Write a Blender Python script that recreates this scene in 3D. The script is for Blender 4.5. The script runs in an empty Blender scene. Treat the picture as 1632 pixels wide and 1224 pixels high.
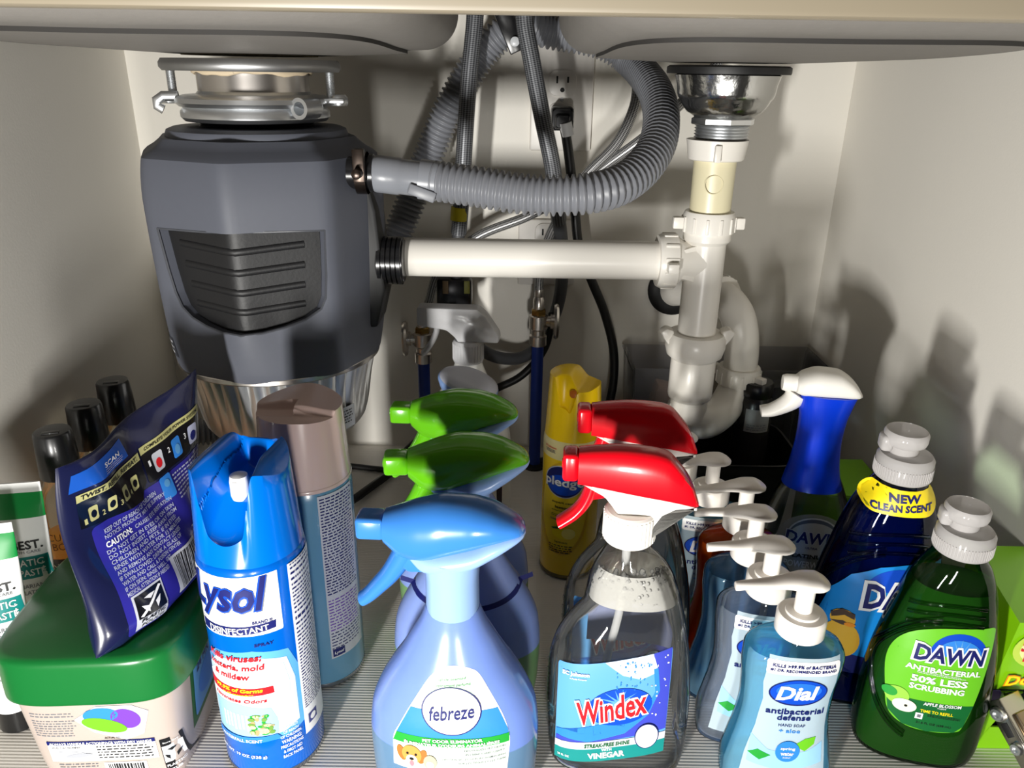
import bpy, bmesh, math, random
from math import sin, cos, pi, radians as R
from mathutils import Vector, Matrix
random.seed(7)
SC = bpy.context.scene
COL = SC.collection

# ---------------------------------------------------------------- camera
FPX, PITCH, ROLL, EYE = 1225.0, R(22.2), R(0.9), 0.53
cd = bpy.data.cameras.new('camera'); cam = bpy.data.objects.new('camera', cd); COL.objects.link(cam)
cd.sensor_fit = 'HORIZONTAL'; cd.sensor_width = 36.0; cd.lens = 36.0 * FPX / 1632.0
cd.clip_start = 0.02
cam.matrix_world = Matrix.Translation((0, 0, EYE)) @ Matrix.Rotation(R(90) - PITCH, 4, 'X') @ Matrix.Rotation(ROLL, 4, 'Z')
SC.camera = cam
# ---------------------------------------------------------------- light of the room and exposure
wd = bpy.data.worlds.new('room_light'); SC.world = wd; wd.use_nodes = True
bg = wd.node_tree.nodes['Background']; bg.inputs[0].default_value = (1.0, 0.90, 0.80, 1); bg.inputs[1].default_value = 0.02
def lamp(name, loc, target, w, h, power):
    ld = bpy.data.lights.new(name, 'AREA'); ld.shape = 'RECTANGLE'; ld.size = w; ld.size_y = h
    ld.energy = power; ld.color = (1.0, 0.98, 0.935)
    lo = bpy.data.objects.new(name, ld); COL.objects.link(lo); lo.location = loc
    lo.rotation_euler = (Vector(target) - Vector(loc)).to_track_quat('-Z', 'Y').to_euler()
lamp('work_lamp', (-0.29, -0.27, 0.105), (0.02, 0.85, 0.27), 0.04, 0.14, 13.0)
lamp('second_lamp', (0.06, -0.24, 0.12), (-0.06, 0.85, 0.27), 0.06, 0.14, 3.2)
SC.view_settings.view_transform = 'Standard'; SC.view_settings.look = 'None'
SC.view_settings.gamma = 1.0; SC.view_settings.exposure = 0.0; SC.view_settings.use_curve_mapping = False
cy = SC.cycles
cy.max_bounces = 14; cy.transparent_max_bounces = 24; cy.transmission_bounces = 12; cy.glossy_bounces = 6
cy.caustics_refractive = False; cy.caustics_reflective = False; cy.sample_clamp_indirect = 4.0

# ---------------------------------------------------------------- helpers
def ray(x, y):
    u = (x - 816) / FPX; v = (y - 612) / FPX
    c, s = cos(ROLL), sin(ROLL)
    u, v = c * u + s * v, -s * u + c * v
    return Vector((u, cos(PITCH) - v * sin(PITCH), -sin(PITCH) - v * cos(PITCH)))
def at(x, y, Y):
    d = ray(x, y); return Vector((0, 0, EYE)) + d * (Y / d.y)
def atz(x, y, z):
    d = ray(x, y); return Vector((0, 0, EYE)) + d * ((z - EYE) / d.z)

def lin(c):
    return tuple((v / 255 / 12.92) if v <= 10 else (((v / 255 + 0.055) / 1.055) ** 2.4) for v in c)

MATS = {}
def pbr(name, rgb, rough=0.45, metal=0.0, trans=0.0, ior=1.45, spec=0.5, coat=0.0, sss=0.0, bump=None, noise=None, alpha=1.0, emit=None):
    """procedural principled material; rgb in 0-255 display values"""
    if name in MATS: return MATS[name]
    m = bpy.data.materials.new(name); m.use_nodes = True; MATS[name] = m
    nt = m.node_tree; b = nt.nodes['Principled BSDF']; I = b.inputs
    col = lin(rgb)
    I['Base Color'].default_value = (*col, 1); I['Roughness'].default_value = rough; I['Metallic'].default_value = metal
    I['Transmission Weight'].default_value = trans; I['IOR'].default_value = ior; I['Specular IOR Level'].default_value = spec
    I['Coat Weight'].default_value = coat; I['Coat Roughness'].default_value = 0.08
    if sss: I['Subsurface Weight'].default_value = sss; I['Subsurface Radius'].default_value = (.01, .008, .006); I['Subsurface Scale'].default_value = 0.5
    I['Alpha'].default_value = alpha
    tc = nt.nodes.new('ShaderNodeTexCoord')
    if noise:                                        # (scale, amount): slight colour unevenness
        n = nt.nodes.new('ShaderNodeTexNoise'); n.inputs['Scale'].default_value = noise[0]; n.inputs['Detail'].default_value = 4
        nt.links.new(tc.outputs['Object'], n.inputs['Vector'])
        mx = nt.nodes.new('ShaderNodeMix'); mx.data_type = 'RGBA'; mx.blend_type = 'MIX'
        mx.inputs[6].default_value = (*[max(0, c * (1 - noise[1])) for c in col], 1)
        mx.inputs[7].default_value = (*[min(1, c * (1 + noise[1])) for c in col], 1)
        nt.links.new(n.outputs['Fac'], mx.inputs[0]); nt.links.new(mx.outputs[2], I['Base Color'])
    if bump:                                         # (scale, strength)
        n2 = nt.nodes.new('ShaderNodeTexNoise'); n2.inputs['Scale'].default_value = bump[0]; n2.inputs['Detail'].default_value = 3
        nt.links.new(tc.outputs['Object'], n2.inputs['Vector'])
        bp = nt.nodes.new('ShaderNodeBump'); bp.inputs['Strength'].default_value = bump[1]; bp.inputs['Distance'].default_value = 0.002
        nt.links.new(n2.outputs['Fac'], bp.inputs['Height']); nt.links.new(bp.outputs['Normal'], I['Normal'])
    return m

def film(name, rgb, refl=0.5, rough=0.05, veil=0.0, veil_rgb=(255, 255, 255), bump=None):
    """thin clear plastic wall: tinted see-through + fresnel reflection (+ a little milky diffuse)"""
    if name in MATS: return MATS[name]
    m = bpy.data.materials.new(name); m.use_nodes = True; MATS[name] = m
    nt = m.node_tree; nt.nodes.remove(nt.nodes['Principled BSDF']); out = nt.nodes['Material Output']
    t = nt.nodes.new('ShaderNodeBsdfTransparent'); t.inputs[0].default_value = (*lin(rgb), 1)
    g = nt.nodes.new('ShaderNodeBsdfGlossy'); g.inputs['Roughness'].default_value = rough
    f = nt.nodes.new('ShaderNodeLayerWeight'); f.inputs['Blend'].default_value = 0.25 * refl + 0.05
    mx = nt.nodes.new('ShaderNodeMixShader')
    nt.links.new(f.outputs['Fresnel'], mx.inputs[0]); nt.links.new(t.outputs[0], mx.inputs[1]); nt.links.new(g.outputs[0], mx.inputs[2])
    last = mx
    if veil:
        d = nt.nodes.new('ShaderNodeBsdfDiffuse'); d.inputs[0].default_value = (*lin(veil_rgb), 1)
        m2 = nt.nodes.new('ShaderNodeMixShader'); m2.inputs[0].default_value = veil
        nt.links.new(mx.outputs[0], m2.inputs[1]); nt.links.new(d.outputs[0], m2.inputs[2]); last = m2
    if bump:
        tc = nt.nodes.new('ShaderNodeTexCoord')
        n2 = nt.nodes.new('ShaderNodeTexNoise'); n2.inputs['Scale'].default_value = bump[0]
        nt.links.new(tc.outputs['Object'], n2.inputs['Vector'])
        bp = nt.nodes.new('ShaderNodeBump'); bp.inputs['Strength'].default_value = bump[1]; bp.inputs['Distance'].default_value = 0.003
        nt.links.new(n2.outputs['Fac'], bp.inputs['Height']); nt.links.new(bp.outputs['Normal'], g.inputs['Normal']); nt.links.new(bp.outputs['Normal'], f.inputs['Normal'])
    nt.links.new(last.outputs[0], out.inputs[0])
    return m

def liquid(name, rgb, glow=0.12, refl=0.35):
    """coloured fluid: tinted see-through body with a share of light scattered inside it"""
    if name in MATS: return MATS[name]
    m = film(name, rgb, refl, .02); nt = m.node_tree; out = nt.nodes['Material Output']; last = out.inputs[0].links[0].from_socket
    d = nt.nodes.new('ShaderNodeBsdfTranslucent'); d.inputs[0].default_value = (*lin(rgb), 1)
    e = nt.nodes.new('ShaderNodeBsdfDiffuse'); e.inputs[0].default_value = (*lin(rgb), 1)
    a = nt.nodes.new('ShaderNodeAddShader'); nt.links.new(d.outputs[0], a.inputs[0]); nt.links.new(e.outputs[0], a.inputs[1])
    x = nt.nodes.new('ShaderNodeMixShader'); x.inputs[0].default_value = glow
    nt.links.new(last, x.inputs[1]); nt.links.new(a.outputs[0], x.inputs[2]); nt.links.new(x.outputs[0], out.inputs[0])
    return m

class MB:
    """collects geometry that becomes ONE mesh object"""
    def __init__(s): s.v = []; s.f = []; s.uv = {}
    def add(s, verts, faces, M=None):
        k = len(s.v)
        s.v += [tuple(M @ Vector(p)) if M else tuple(p) for p in verts]
        s.f += [tuple(i + k for i in f) for f in faces]
        return s
    def loft(s, rings, cap0=True, cap1=True, M=None, uv=None):
        n = len(rings[0]); V = [p for r in rings for p in r]; F = []
        base = len(s.f)
        for i in range(len(rings) - 1):
            for j in range(n):
                k = (j + 1) % n
                F.append((i * n + j, i * n + k, (i + 1) * n + k, (i + 1) * n + j))
                if uv:
                    s.uv[base + len(F) - 1] = [(uv[i], j / n), (uv[i], (j + 1) / n), (uv[i + 1], (j + 1) / n), (uv[i + 1], j / n)]
        if cap0: F.append(tuple(reversed(range(n))))
        if cap1: F.append(tuple((len(rings) - 1) * n + j for j in range(n)))
        return s.add(V, F, M)
    def lathe(s, prof, seg=32, M=None, cap0=True, cap1=True):
        rings = [[(r * sin(2 * pi * j / seg), -r * cos(2 * pi * j / seg), z) for j in range(seg)] for r, z in prof]
        return s.loft(rings, cap0, cap1, M)
    def tube(s, pts, r, seg=12, caps=True, uvs=1.0):
        pts = [Vector(p) for p in pts]; n = len(pts)
        rad = r if callable(r) else (lambda i: r)
        T = [(pts[min(i + 1, n - 1)] - pts[max(i - 1, 0)]).normalized() for i in range(n)]
        a = Vector((0, 0, 1)) if abs(T[0].z) < 0.9 else Vector((1, 0, 0))
        N = (a - T[0] * a.dot(T[0])).normalized(); rings = []; L = [0.0]
        for i in range(n):
            if i: L.append(L[-1] + (pts[i] - pts[i - 1]).length); N = (N - T[i] * N.dot(T[i])).normalized()
            B = T[i].cross(N)
            rr = rad(i)
            ra, rb = rr if isinstance(rr, tuple) else (rr, rr)
            rings.append([tuple(pts[i] + N * (ra * cos(2 * pi * j / seg)) + B * (rb * sin(2 * pi * j / seg))) for j in range(seg)])
        return s.loft(rings, caps, caps, None, [l * uvs for l in L])
    def box(s, c, d, M=None, bev=0.0, seg=2):
        bm = bmesh.new(); bmesh.ops.create_cube(bm, size=1.0)
        for v in bm.verts: v.co = Vector((v.co.x * d[0] + c[0], v.co.y * d[1] + c[1], v.co.z * d[2] + c[2]))
        if bev: bmesh.ops.bevel(bm, geom=bm.edges[:], offset=bev, segments=seg, profile=0.5, affect='EDGES')
        return s.bm(bm, M)
    def prism(s, poly, y0, y1, bev=0.0, M=None, seg=2):
        """polygon in x,z pushed along y"""
        bm = bmesh.new()
        f = bm.faces.new([bm.verts.new((x, y0, z)) for x, z in poly])
        r = bmesh.ops.extrude_face_region(bm, geom=[f])
        for e in r['geom']:
            if isinstance(e, bmesh.types.BMVert): e.co.y = y1
        bmesh.ops.recalc_face_normals(bm, faces=bm.faces[:])
        if bev: bmesh.ops.bevel(bm, geom=bm.edges[:], offset=bev, segments=seg, profile=0.5, affect='EDGES')
        return s.bm(bm, M)
    def bm(s, bm, M=None):
        bm.verts.index_update()
        s.add([v.co.copy() for v in bm.verts], [tuple(v.index for v in f.verts) for f in bm.faces], M); bm.free(); return s
    def build(s, name, mat, parent=None, world=False, angle=40, smooth=True):
        me = bpy.data.meshes.new(name)
        V = s.v
        if world and parent is not None:
            off = Vector(parent['_o']); V = [tuple(Vector(p) - off) for p in V]
        me.from_pydata(V, [], s.f)
        if s.uv:
            l = me.uv_layers.new(name='UVMap').data
            for p in me.polygons:
                u = s.uv.get(p.index)
                if u:
                    for li, q in zip(p.loop_indices, u): l[li].uv = q
        bm = bmesh.new(); bm.from_mesh(me); bmesh.ops.recalc_face_normals(bm, faces=bm.faces[:]); bm.to_mesh(me); bm.free()
        if smooth:
            me.polygons.foreach_set('use_smooth', [True] * len(me.polygons)); me.set_sharp_from_angle(angle=R(angle))
        if mat: me.materials.append(mat)
        o = bpy.data.objects.new(name, me); COL.objects.link(o)
        if parent is not None: o.parent = parent
        return o

def thing(name, label, cat, loc=(0, 0, 0), rz=0.0, group=None):
    o = bpy.data.objects.new(name, None); COL.objects.link(o)
    o.location = loc; o.rotation_euler = (0, 0, rz); o.empty_display_size = 0.02
    o['label'] = label; o['category'] = cat; o['_o'] = tuple(loc)
    if group: o['group'] = group
    return o
def tag(o, label, cat, group=None):
    o['label'] = label; o['category'] = cat
    if group: o['group'] = group
    return o
def struct(o):
    o['kind'] = 'structure'; return o

def spline(pts, step=0.006):
    """Catmull-Rom through the points, resampled to even steps"""
    P = [Vector(p) for p in pts]; P = [2 * P[0] - P[1]] + P + [2 * P[-1] - P[-2]]; out = []
    for i in range(1, len(P) - 2):
        for k in range(24):
            t = k / 24; a, b, c, d = P[i - 1], P[i], P[i + 1], P[i + 2]
            out.append(0.5 * ((2 * b) + (c - a) * t + (2 * a - 5 * b + 4 * c - d) * t * t + (3 * b - a - 3 * c + d) * t ** 3))
    out.append(P[-2]); res = [out[0]]; acc = 0.0
    for i in range(1, len(out)):
        seg = out[i] - out[i - 1]; L = seg.length
        while acc + L >= step:
            t = (step - acc) / L; p = out[i - 1] + seg * t; res.append(p.copy())
            out[i - 1] = p; seg = out[i] - p; L = seg.length; acc = 0.0
        acc += L
    if (res[-1] - out[-1]).length > step * .3: res.append(out[-1])
    return res

def interp(xs, ys, x):
    """monotone cubic"""
    n = len(xs)
    if x <= xs[0]: return ys[0]
    if x >= xs[-1]: return ys[-1]
    d = [(ys[i + 1] - ys[i]) / (xs[i + 1] - xs[i]) for i in range(n - 1)]
    m = [d[0]] + [0 if d[i - 1] * d[i] <= 0 else 2 * d[i - 1] * d[i] / (d[i - 1] + d[i]) for i in range(1, n - 1)] + [d[-1]]
    for i in range(n - 1):
        if x <= xs[i + 1]:
            h = xs[i + 1] - xs[i]; t = (x - xs[i]) / h
            return ((2 * t ** 3 - 3 * t * t + 1) * ys[i] + (t ** 3 - 2 * t * t + t) * h * m[i] + (-2 * t ** 3 + 3 * t * t) * ys[i + 1] + (t ** 3 - t * t) * h * m[i + 1])

class Body:
    """upright body given by sections (z, left, right, depth, squareness): half depth along y"""
    def __init__(s, secs):
        s.zs = [q[0] for q in secs]; s.c = [[q[k] for q in secs] for k in range(1, 5)]
    def at(s, z):
        l, r, b, n = [interp(s.zs, c, z) for c in s.c]
        return (r - l) / 2, b, n, (r + l) / 2
    def ring(s, z, seg=40, ins=0.0):
        a, b, n, cx = s.at(z); a -= ins; b -= ins; out = []
        for j in range(seg):
            t = 2 * pi * j / seg; sx, sy = sin(t), -cos(t)
            out.append((cx + a * math.copysign(abs(sx) ** (2 / n), sx), b * math.copysign(abs(sy) ** (2 / n), sy), z))
        return out
    def rings(s, z0=None, z1=None, nz=40, seg=40, ins=0.0, round0=0.0, round1=0.0):
        z0 = s.zs[0] if z0 is None else z0; z1 = s.zs[-1] if z1 is None else z1; out = []
        for k in range(nz + 1):
            z = z0 + (z1 - z0) * k / nz; extra = 0.0
            out.append(s.ring(z, seg, ins))
        if round0:      # rounded foot
            foot = []
            for q in range(4):
                a = (q + 1) / 5 * pi / 2
                foot.append(s.ring(z0 + round0, seg, ins + round0 * (1 - sin(a)) if True else 0))
                foot[-1] = [(x, y, z0 + round0 * (1 - cos(a))) for x, y, z in foot[-1]]
            out = [[(x, y, z0) for x, y, z in s.ring(z0, seg, ins + round0)]] + foot + [r for r in out if r[0][2] > z0 + round0]
        return out
    def pt(s, u, v, off):
        a, b, n, cx = s.at(v); A = a + off; B = b + off
        t = min(0.9995, abs(u - cx) / A)
        return (u, -B * (1 - t ** n) ** (1 / n), v)
class Side:
    """the +x side of a Body; u runs along y"""
    def __init__(s, body): s.b = body
    def pt(s, u, v, off):
        a, b, n, cx = s.b.at(v); A = a + off; B = b + off
        t = min(0.9995, abs(u) / B)
        return (cx + A * (1 - t ** n) ** (1 / n), u, v)
class Cyl:
    def __init__(s, r, x=0, y=0): s.r = r; s.x = x; s.y = y
    def pt(s, u, v, off):
        r = s.r(v) if callable(s.r) else s.r
        t = u / (s.r(v) if callable(s.r) else s.r)
        return (s.x + (r + off) * sin(t), s.y - (r + off) * cos(t), v)
class Flat:
    def __init__(s, o, ux, uv): s.o = Vector(o); s.u = Vector(ux).normalized(); s.v = Vector(uv).normalized(); s.n = s.u.cross(s.v)
    def pt(s, u, v, off): return tuple(s.o + s.u * u + s.v * v + s.n * off)

TXT = {}
def text_geo(t, bold, shear):
    k = (t, bold, shear)
    if k not in TXT:
        c = bpy.data.curves.new('t', 'FONT'); c.body = t; c.size = 1.0; c.offset = bold; c.shear = shear
        c.align_x = 'CENTER'; c.align_y = 'CENTER'; c.resolution_u = 2; c.fill_mode = 'FRONT'
        o = bpy.data.objects.new('t', c); me = bpy.data.meshes.new_from_object(o)
        V = [(v.co.x, v.co.y) for v in me.vertices]; F = [tuple(p.vertices) for p in me.polygons]
        if V:
            mx, mn = max(p[0] for p in V), min(p[0] for p in V); my, ny = max(p[1] for p in V), min(p[1] for p in V)
            V = [(x - (mx + mn) / 2, y - (my + ny) / 2) for x, y in V]; w, h = mx - mn, my - ny
        else: w = h = 1
        bpy.data.objects.remove(o); bpy.data.curves.remove(c); bpy.data.meshes.remove(me)
        TXT[k] = (V, F, w, h)
    return TXT[k]

def curvy(pts, k=5):
    """closed smooth outline through the points"""
    n = len(pts); out = []
    for i in range(n):
        a, b, c, d = pts[i - 1], pts[i], pts[(i + 1) % n], pts[(i + 2) % n]
        for j in range(k):
            t = j / k; out.append(tuple(0.5 * (2 * b[q] + (c[q] - a[q]) * t + (2 * a[q] - 5 * b[q] + 4 * c[q] - d[q]) * t * t + (3 * b[q] - a[q] - 3 * c[q] + d[q]) * t ** 3) for q in (0, 1)))
    return out
def oval(cx, cz, a, b, n=36, rot=0.0):
    return [(cx + a * cos(t) * cos(rot) - b * sin(t) * sin(rot), cz + a * cos(t) * sin(rot) + b * sin(t) * cos(rot)) for t in [2 * pi * k / n for k in range(n)]]
def rrect(x0, x1, z0, z1, r=0.0, n=4):
    if r <= 0: return [(x0, z0), (x1, z0), (x1, z1), (x0, z1)]
    out = []
    for cx, cz, a0 in ((x1 - r, z0 + r, -pi / 2), (x1 - r, z1 - r, 0), (x0 + r, z1 - r, pi / 2), (x0 + r, z0 + r, pi)):
        out += [(cx + r * cos(a0 + pi / 2 * k / n), cz + r * sin(a0 + pi / 2 * k / n)) for k in range(n + 1)]
    return out

class Print:
    """flat print laid on a surface: panels, pictures and lettering, one mesh per name and ink"""
    LAY = 0.00022
    def __init__(s, surf, cell=0.006, fit=None): s.surf = surf; s.cell = cell; s.items = {}; s.fit = fit
    def _put(s, V, F, name, mat, layer):
        if s.fit: V = [s.fit(x, z) for x, z in V]
        bm = bmesh.new(); vs = [bm.verts.new((x, z, 0)) for x, z in V]
        for f in F:
            try: bm.faces.new([vs[i] for i in f])
            except ValueError: pass
        if any(len(f) > 4 for f in F): bmesh.ops.triangulate(bm, faces=bm.faces[:])
        xs = [p[0] for p in V]; zs = [p[1] for p in V]
        for ax, lo_, hi_ in ((0, min(xs), max(xs)), (1, min(zs), max(zs))):
            k = math.floor(lo_ / s.cell) + 1
            while k * s.cell < hi_ - 1e-6 and s.cell < 1:
                co = (k * s.cell, 0, 0) if ax == 0 else (0, k * s.cell, 0); no = (1, 0, 0) if ax == 0 else (0, 1, 0)
                bmesh.ops.bisect_plane(bm, geom=bm.verts[:] + bm.edges[:] + bm.faces[:], plane_co=co, plane_no=no, dist=1e-7); k += 1
        bm.verts.index_update()
        mb = s.items.setdefault((name, mat.name), (MB(), mat))[0]
        off = s.LAY * layer
        mb.add([s.surf.pt(v.co.x, v.co.y, off) for v in bm.verts], [tuple(v.index for v in f.verts) for f in bm.faces]); bm.free()
    def poly(s, pts, mat, layer=1, name='label'):
        s._put(pts, [tuple(range(len(pts)))], name, mat, layer)
    def text(s, t, w, h, x, z, mat, layer=3, bold=0.01, shear=0.0, rot=0.0, name='lettering'):
        """fit the words into width w and height h, centred at x,z"""
        V, F, tw, th = text_geo(t, bold, shear)
        if not V: return
        sx = w / tw; sz = h / th if h else sx; c, q = cos(rot), sin(rot)
        P = [(x * 1.0 + (a * sx) * c - (b * sz) * q, z + (a * sx) * q + (b * sz) * c) for a, b in V]
        s._put(P, F, name, mat, layer)
    def lines(s, x0, x1, z1, z0, pitch, mat, layer=2, fill=0.5, name='small_print'):
        """rows of print too small to read"""
        z = z1; cell, s.cell = s.cell, max(s.cell, 0.004)
        while z > z0:
            x = x0; end = x1 - random.random() * 0.12 * (x1 - x0)
            while x < end:
                w = random.uniform(0.35, 1.5) * pitch
                s._put(rrect(x, min(x + w, end), z - pitch * fill * .8, z), [(0, 1, 2, 3)], name, mat, layer); x += w + pitch * 0.35
            z -= pitch
        s.cell = cell
    def done(s, parent, base='label'):
        first = None
        for (nm, _), (mb, mat) in s.items.items():
            o = mb.build(nm, mat, first if first is not None else parent, smooth=True, angle=60)
            if nm == 'small_print': o['kind'] = 'stuff'
            if first is None and parent is not None: first = o
        return first

def lerp(a, b, t): return a + (b - a) * t
# ---------------------------------------------------------------- cabinet
def wall_mat():
    m = pbr('white_melamine', (233, 229, 220), rough=0.5, noise=(6, 0.02), bump=(400, 0.05)); return m
WALL = wall_mat()
FLOORM = bpy.data.materials.new('ribbed_liner'); FLOORM.use_nodes = True
nt = FLOORM.node_tree; b = nt.nodes['Principled BSDF']
b.inputs['Base Color'].default_value = (*lin((234, 229, 222)), 1); b.inputs['Roughness'].default_value = 0.32
tc = nt.nodes.new('ShaderNodeTexCoord'); wv = nt.nodes.new('ShaderNodeTexWave'); wv.bands_direction = 'Y'; wv.wave_profile = 'SIN'
wv.inputs['Scale'].default_value = 98.0; wv.inputs['Distortion'].default_value = 0.0
nt.links.new(tc.outputs['Object'], wv.inputs['Vector'])
bp = nt.nodes.new('ShaderNodeBump'); bp.inputs['Strength'].default_value = 0.16; bp.inputs['Distance'].default_value = 0.0012
nt.links.new(wv.outputs['Fac'], bp.inputs['Height']); nt.links.new(bp.outputs['Normal'], b.inputs['Normal'])

def wall_prism(name, quad, z0, z1, mat):
    mb = MB(); n = len(quad)
    mb.loft([[(x, y, z0) for x, y in quad], [(x, y, z1) for x, y in quad]])
    return struct(mb.build(name, mat, smooth=False))
LW0, LW1, RW0, RW1, BY, FY = -0.492, -0.480, 0.425, 0.462, 1.045, 0.425
wall_prism('wall_left', [(LW0, BY), (LW1, FY), (LW1 - .018, FY), (LW0 - .018, BY)], -0.02, 0.60, WALL)
wall_prism('wall_right', [(RW0, BY), (RW1, FY), (RW1 + .018, FY), (RW0 + .018, BY)], -0.02, 0.60, WALL)
wall_prism('wall_back', [(LW0 - .018, BY), (RW0 + .018, BY), (RW0 + .018, BY + .012), (LW0 - .018, BY + .012)], -0.02, 0.60, WALL)
wall_prism('floor', [(LW1 - .012, FY), (RW1 + .0, FY), (RW0, BY), (LW0, BY)], -0.02, 0.0, FLOORM)
mb = MB(); mb.box((-0.01, 0.74, 0.615), (1.02, 0.66, 0.03), bev=0.002)
struct(mb.build('trim_1', pbr('counter', (150, 142, 132), rough=.3, noise=(30, .2))))
# the rail of the face frame, cream paint with a rounded lower edge
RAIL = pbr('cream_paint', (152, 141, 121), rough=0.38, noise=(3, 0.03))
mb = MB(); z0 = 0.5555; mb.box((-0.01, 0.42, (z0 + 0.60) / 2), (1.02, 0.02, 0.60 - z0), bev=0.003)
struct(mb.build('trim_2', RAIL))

# ---------------------------------------------------------------- sink
STEEL_COAT = pbr('sink_coating', (128, 124, 119), rough=0.55, noise=(60, 0.06), bump=(220, 0.12))
PADM = pbr('sink_pad', (120, 116, 111), rough=0.6, noise=(60, 0.06), bump=(220, 0.12))
PADEDGE = pbr('sink_pad_edge', (52, 50, 48), rough=0.7)
def bowl_mesh(x0, x1, y0, y1, drain, z1, rad=0.034):
    """underside of one bowl: floor falling to the drain, rounded foot, straight sides"""
    mb = MB(); cx, cy_ = (x0 + x1) / 2, (y0 + y1) / 2; hx, hy = (x1 - x0) / 2, (y1 - y0) / 2; seg = 96
    def edge(ins):
        return [(cx + (hx - ins) * math.copysign(abs(sin(t)) ** .36, sin(t)), cy_ - (hy - ins) * math.copysign(abs(cos(t)) ** .36, cos(t))) for t in [2 * pi * k / seg for k in range(seg)]]
    zb = lambda x, y: 0.5425 + 0.048 * max(0.0, math.hypot(x - drain[0], y - drain[1]) - 0.06)
    inn, out = edge(rad), edge(0); rings = [[(x, y, z1) for x, y in out]]
    for k in range(0, 11):
        a = (1 - k / 10) * pi / 2; rings.append([(lerp(a_[0], b_[0], sin(a)), lerp(a_[1], b_[1], sin(a)), zb(*a_) + rad * (1 - cos(a))) for a_, b_ in zip(inn, out)])
    for k in range(1, 13):
        f = 1 - k / 12.4; ps = [(lerp(drain[0], p[0], f), lerp(drain[1], p[1], f)) for p in inn]; rings.append([(x, y, zb(x, y)) for x, y in ps])
    mb.loft(rings, False, True); return mb, zb
sink = thing('kitchen_sink', 'grey coated underside of a double bowl sink hanging below the counter', 'sink', (-0.02, 0.74, 0.54))
SB = [(-0.478, -0.058, 0.49, 0.955, (-.252, .79), (-.43, -.105)), (0.040, 0.412, 0.49, 0.955, (.203, .80), (.075, .37))]
for i, (x0, x1, y0, y1, drn, px_) in enumerate(SB):
    bmb, zb = bowl_mesh(x0, x1, y0, y1, drn, 0.6)
    bo = bmb.build('sink_bowl', STEEL_COAT, sink, world=True, angle=80)
    # sound pad: a slightly proud plate on the floor of the bowl with a dark front edge
    cx, cy_ = (px_[0] + px_[1]) / 2, .725; hx, hy = (px_[1] - px_[0]) / 2, .180
    pe = lambda f: [(cx + hx * f * math.copysign(abs(sin(t)) ** .5, sin(t)), cy_ - hy * f * math.copysign(abs(cos(t)) ** .45, cos(t))) for t in [2 * pi * k / 72 for k in range(72)]]
    pad = MB(); pad.loft([[(x, y, zb(x, y) - .0030) for x, y in pe(1 - k / 8.2)] for k in range(9)], False, True)
    po = pad.build('sound_pad', PADM, sink, world=True, angle=50); po.parent = bo
    ed = MB(); ed.loft([[(x, y, zb(x, y) + .001) for x, y in pe(1.0)], [(x, y, zb(x, y) - .0031) for x, y in pe(1.0)]], False, False)
    eo = ed.build('pad_edge', PADEDGE, sink, world=True, angle=50); eo.parent = bo

# ---------------------------------------------------------------- garbage disposal
CHROME = pbr('zinc_plate', (226, 228, 230), rough=0.32, metal=1.0, bump=(90, 0.08))
DULLZ = pbr('dull_zinc', (172, 172, 172), rough=0.42, metal=1.0, noise=(60, .1))
STAIN = pbr('stainless', (214, 208, 202), rough=0.28, metal=1.0)
HOUS = pbr('slate_plastic', (84, 87, 97), rough=0.56, noise=(200, 0.03))
BLK = pbr('black_rubber', (20, 20, 21), rough=0.5)
BLKG = pbr('black_gloss_plastic', (24, 24, 26), rough=0.25)
GRIL = pbr('black_grille', (20, 20, 22), rough=0.5, bump=(300, .06))
PUTTY = pbr('putty', (214, 196, 166), rough=0.8)
DX, DY = -0.252, 0.79
disp = thing('garbage_disposal', 'slate grey garbage disposal with ribbed silver canister hanging under the sink', 'garbage disposal', (DX, DY, 0.16))
def r_oct(t, Rr, p=64):
    s = 0.0
    for k in range(8):
        c = cos(t - (22.5 + 45 * k) * pi / 180)
        if c > 0: s += c ** p
    return Rr * s ** (-1.0 / p)
class DispSurf:
    zs = [0.244, 0.25, 0.30, 0.418, 0.424, 0.452, 0.462, 0.468]
    rs = [0.1045, 0.106, 0.1085, 0.1115, 0.1112, 0.1075, 0.094, 0.088]
    def rad(s, t, z): return r_oct(t, interp(s.zs, s.rs, z), interp([.244, .27, .33], [9, 16, 60], z))
    def pt(s, u, v, off):
        t = u / 0.108; r = s.rad(t, v) + off
        return (r * sin(t), -r * cos(t), v - 0.16)
DS = DispSurf()
mb = MB(); rings = []
def ringo(z, rr):
    p = interp([.244, .27, .33], [9, 16, 60], z); return [(r_oct(2 * pi * k / 128, rr, p) * sin(2 * pi * k / 128), -r_oct(2 * pi * k / 128, rr, p) * cos(2 * pi * k / 128), z - .16) for k in range(128)]
zz = [0.244 + (0.424 - 0.244) * k / 24 for k in range(25)] + [0.428, 0.435, 0.443, 0.449, 0.4525, 0.456, 0.460, 0.464, 0.468]
for z in zz: rings.append(ringo(z, interp(DS.zs, DS.rs, z)))
mb.loft(rings)
hous = mb.build('housing', HOUS, disp, angle=28)
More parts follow.
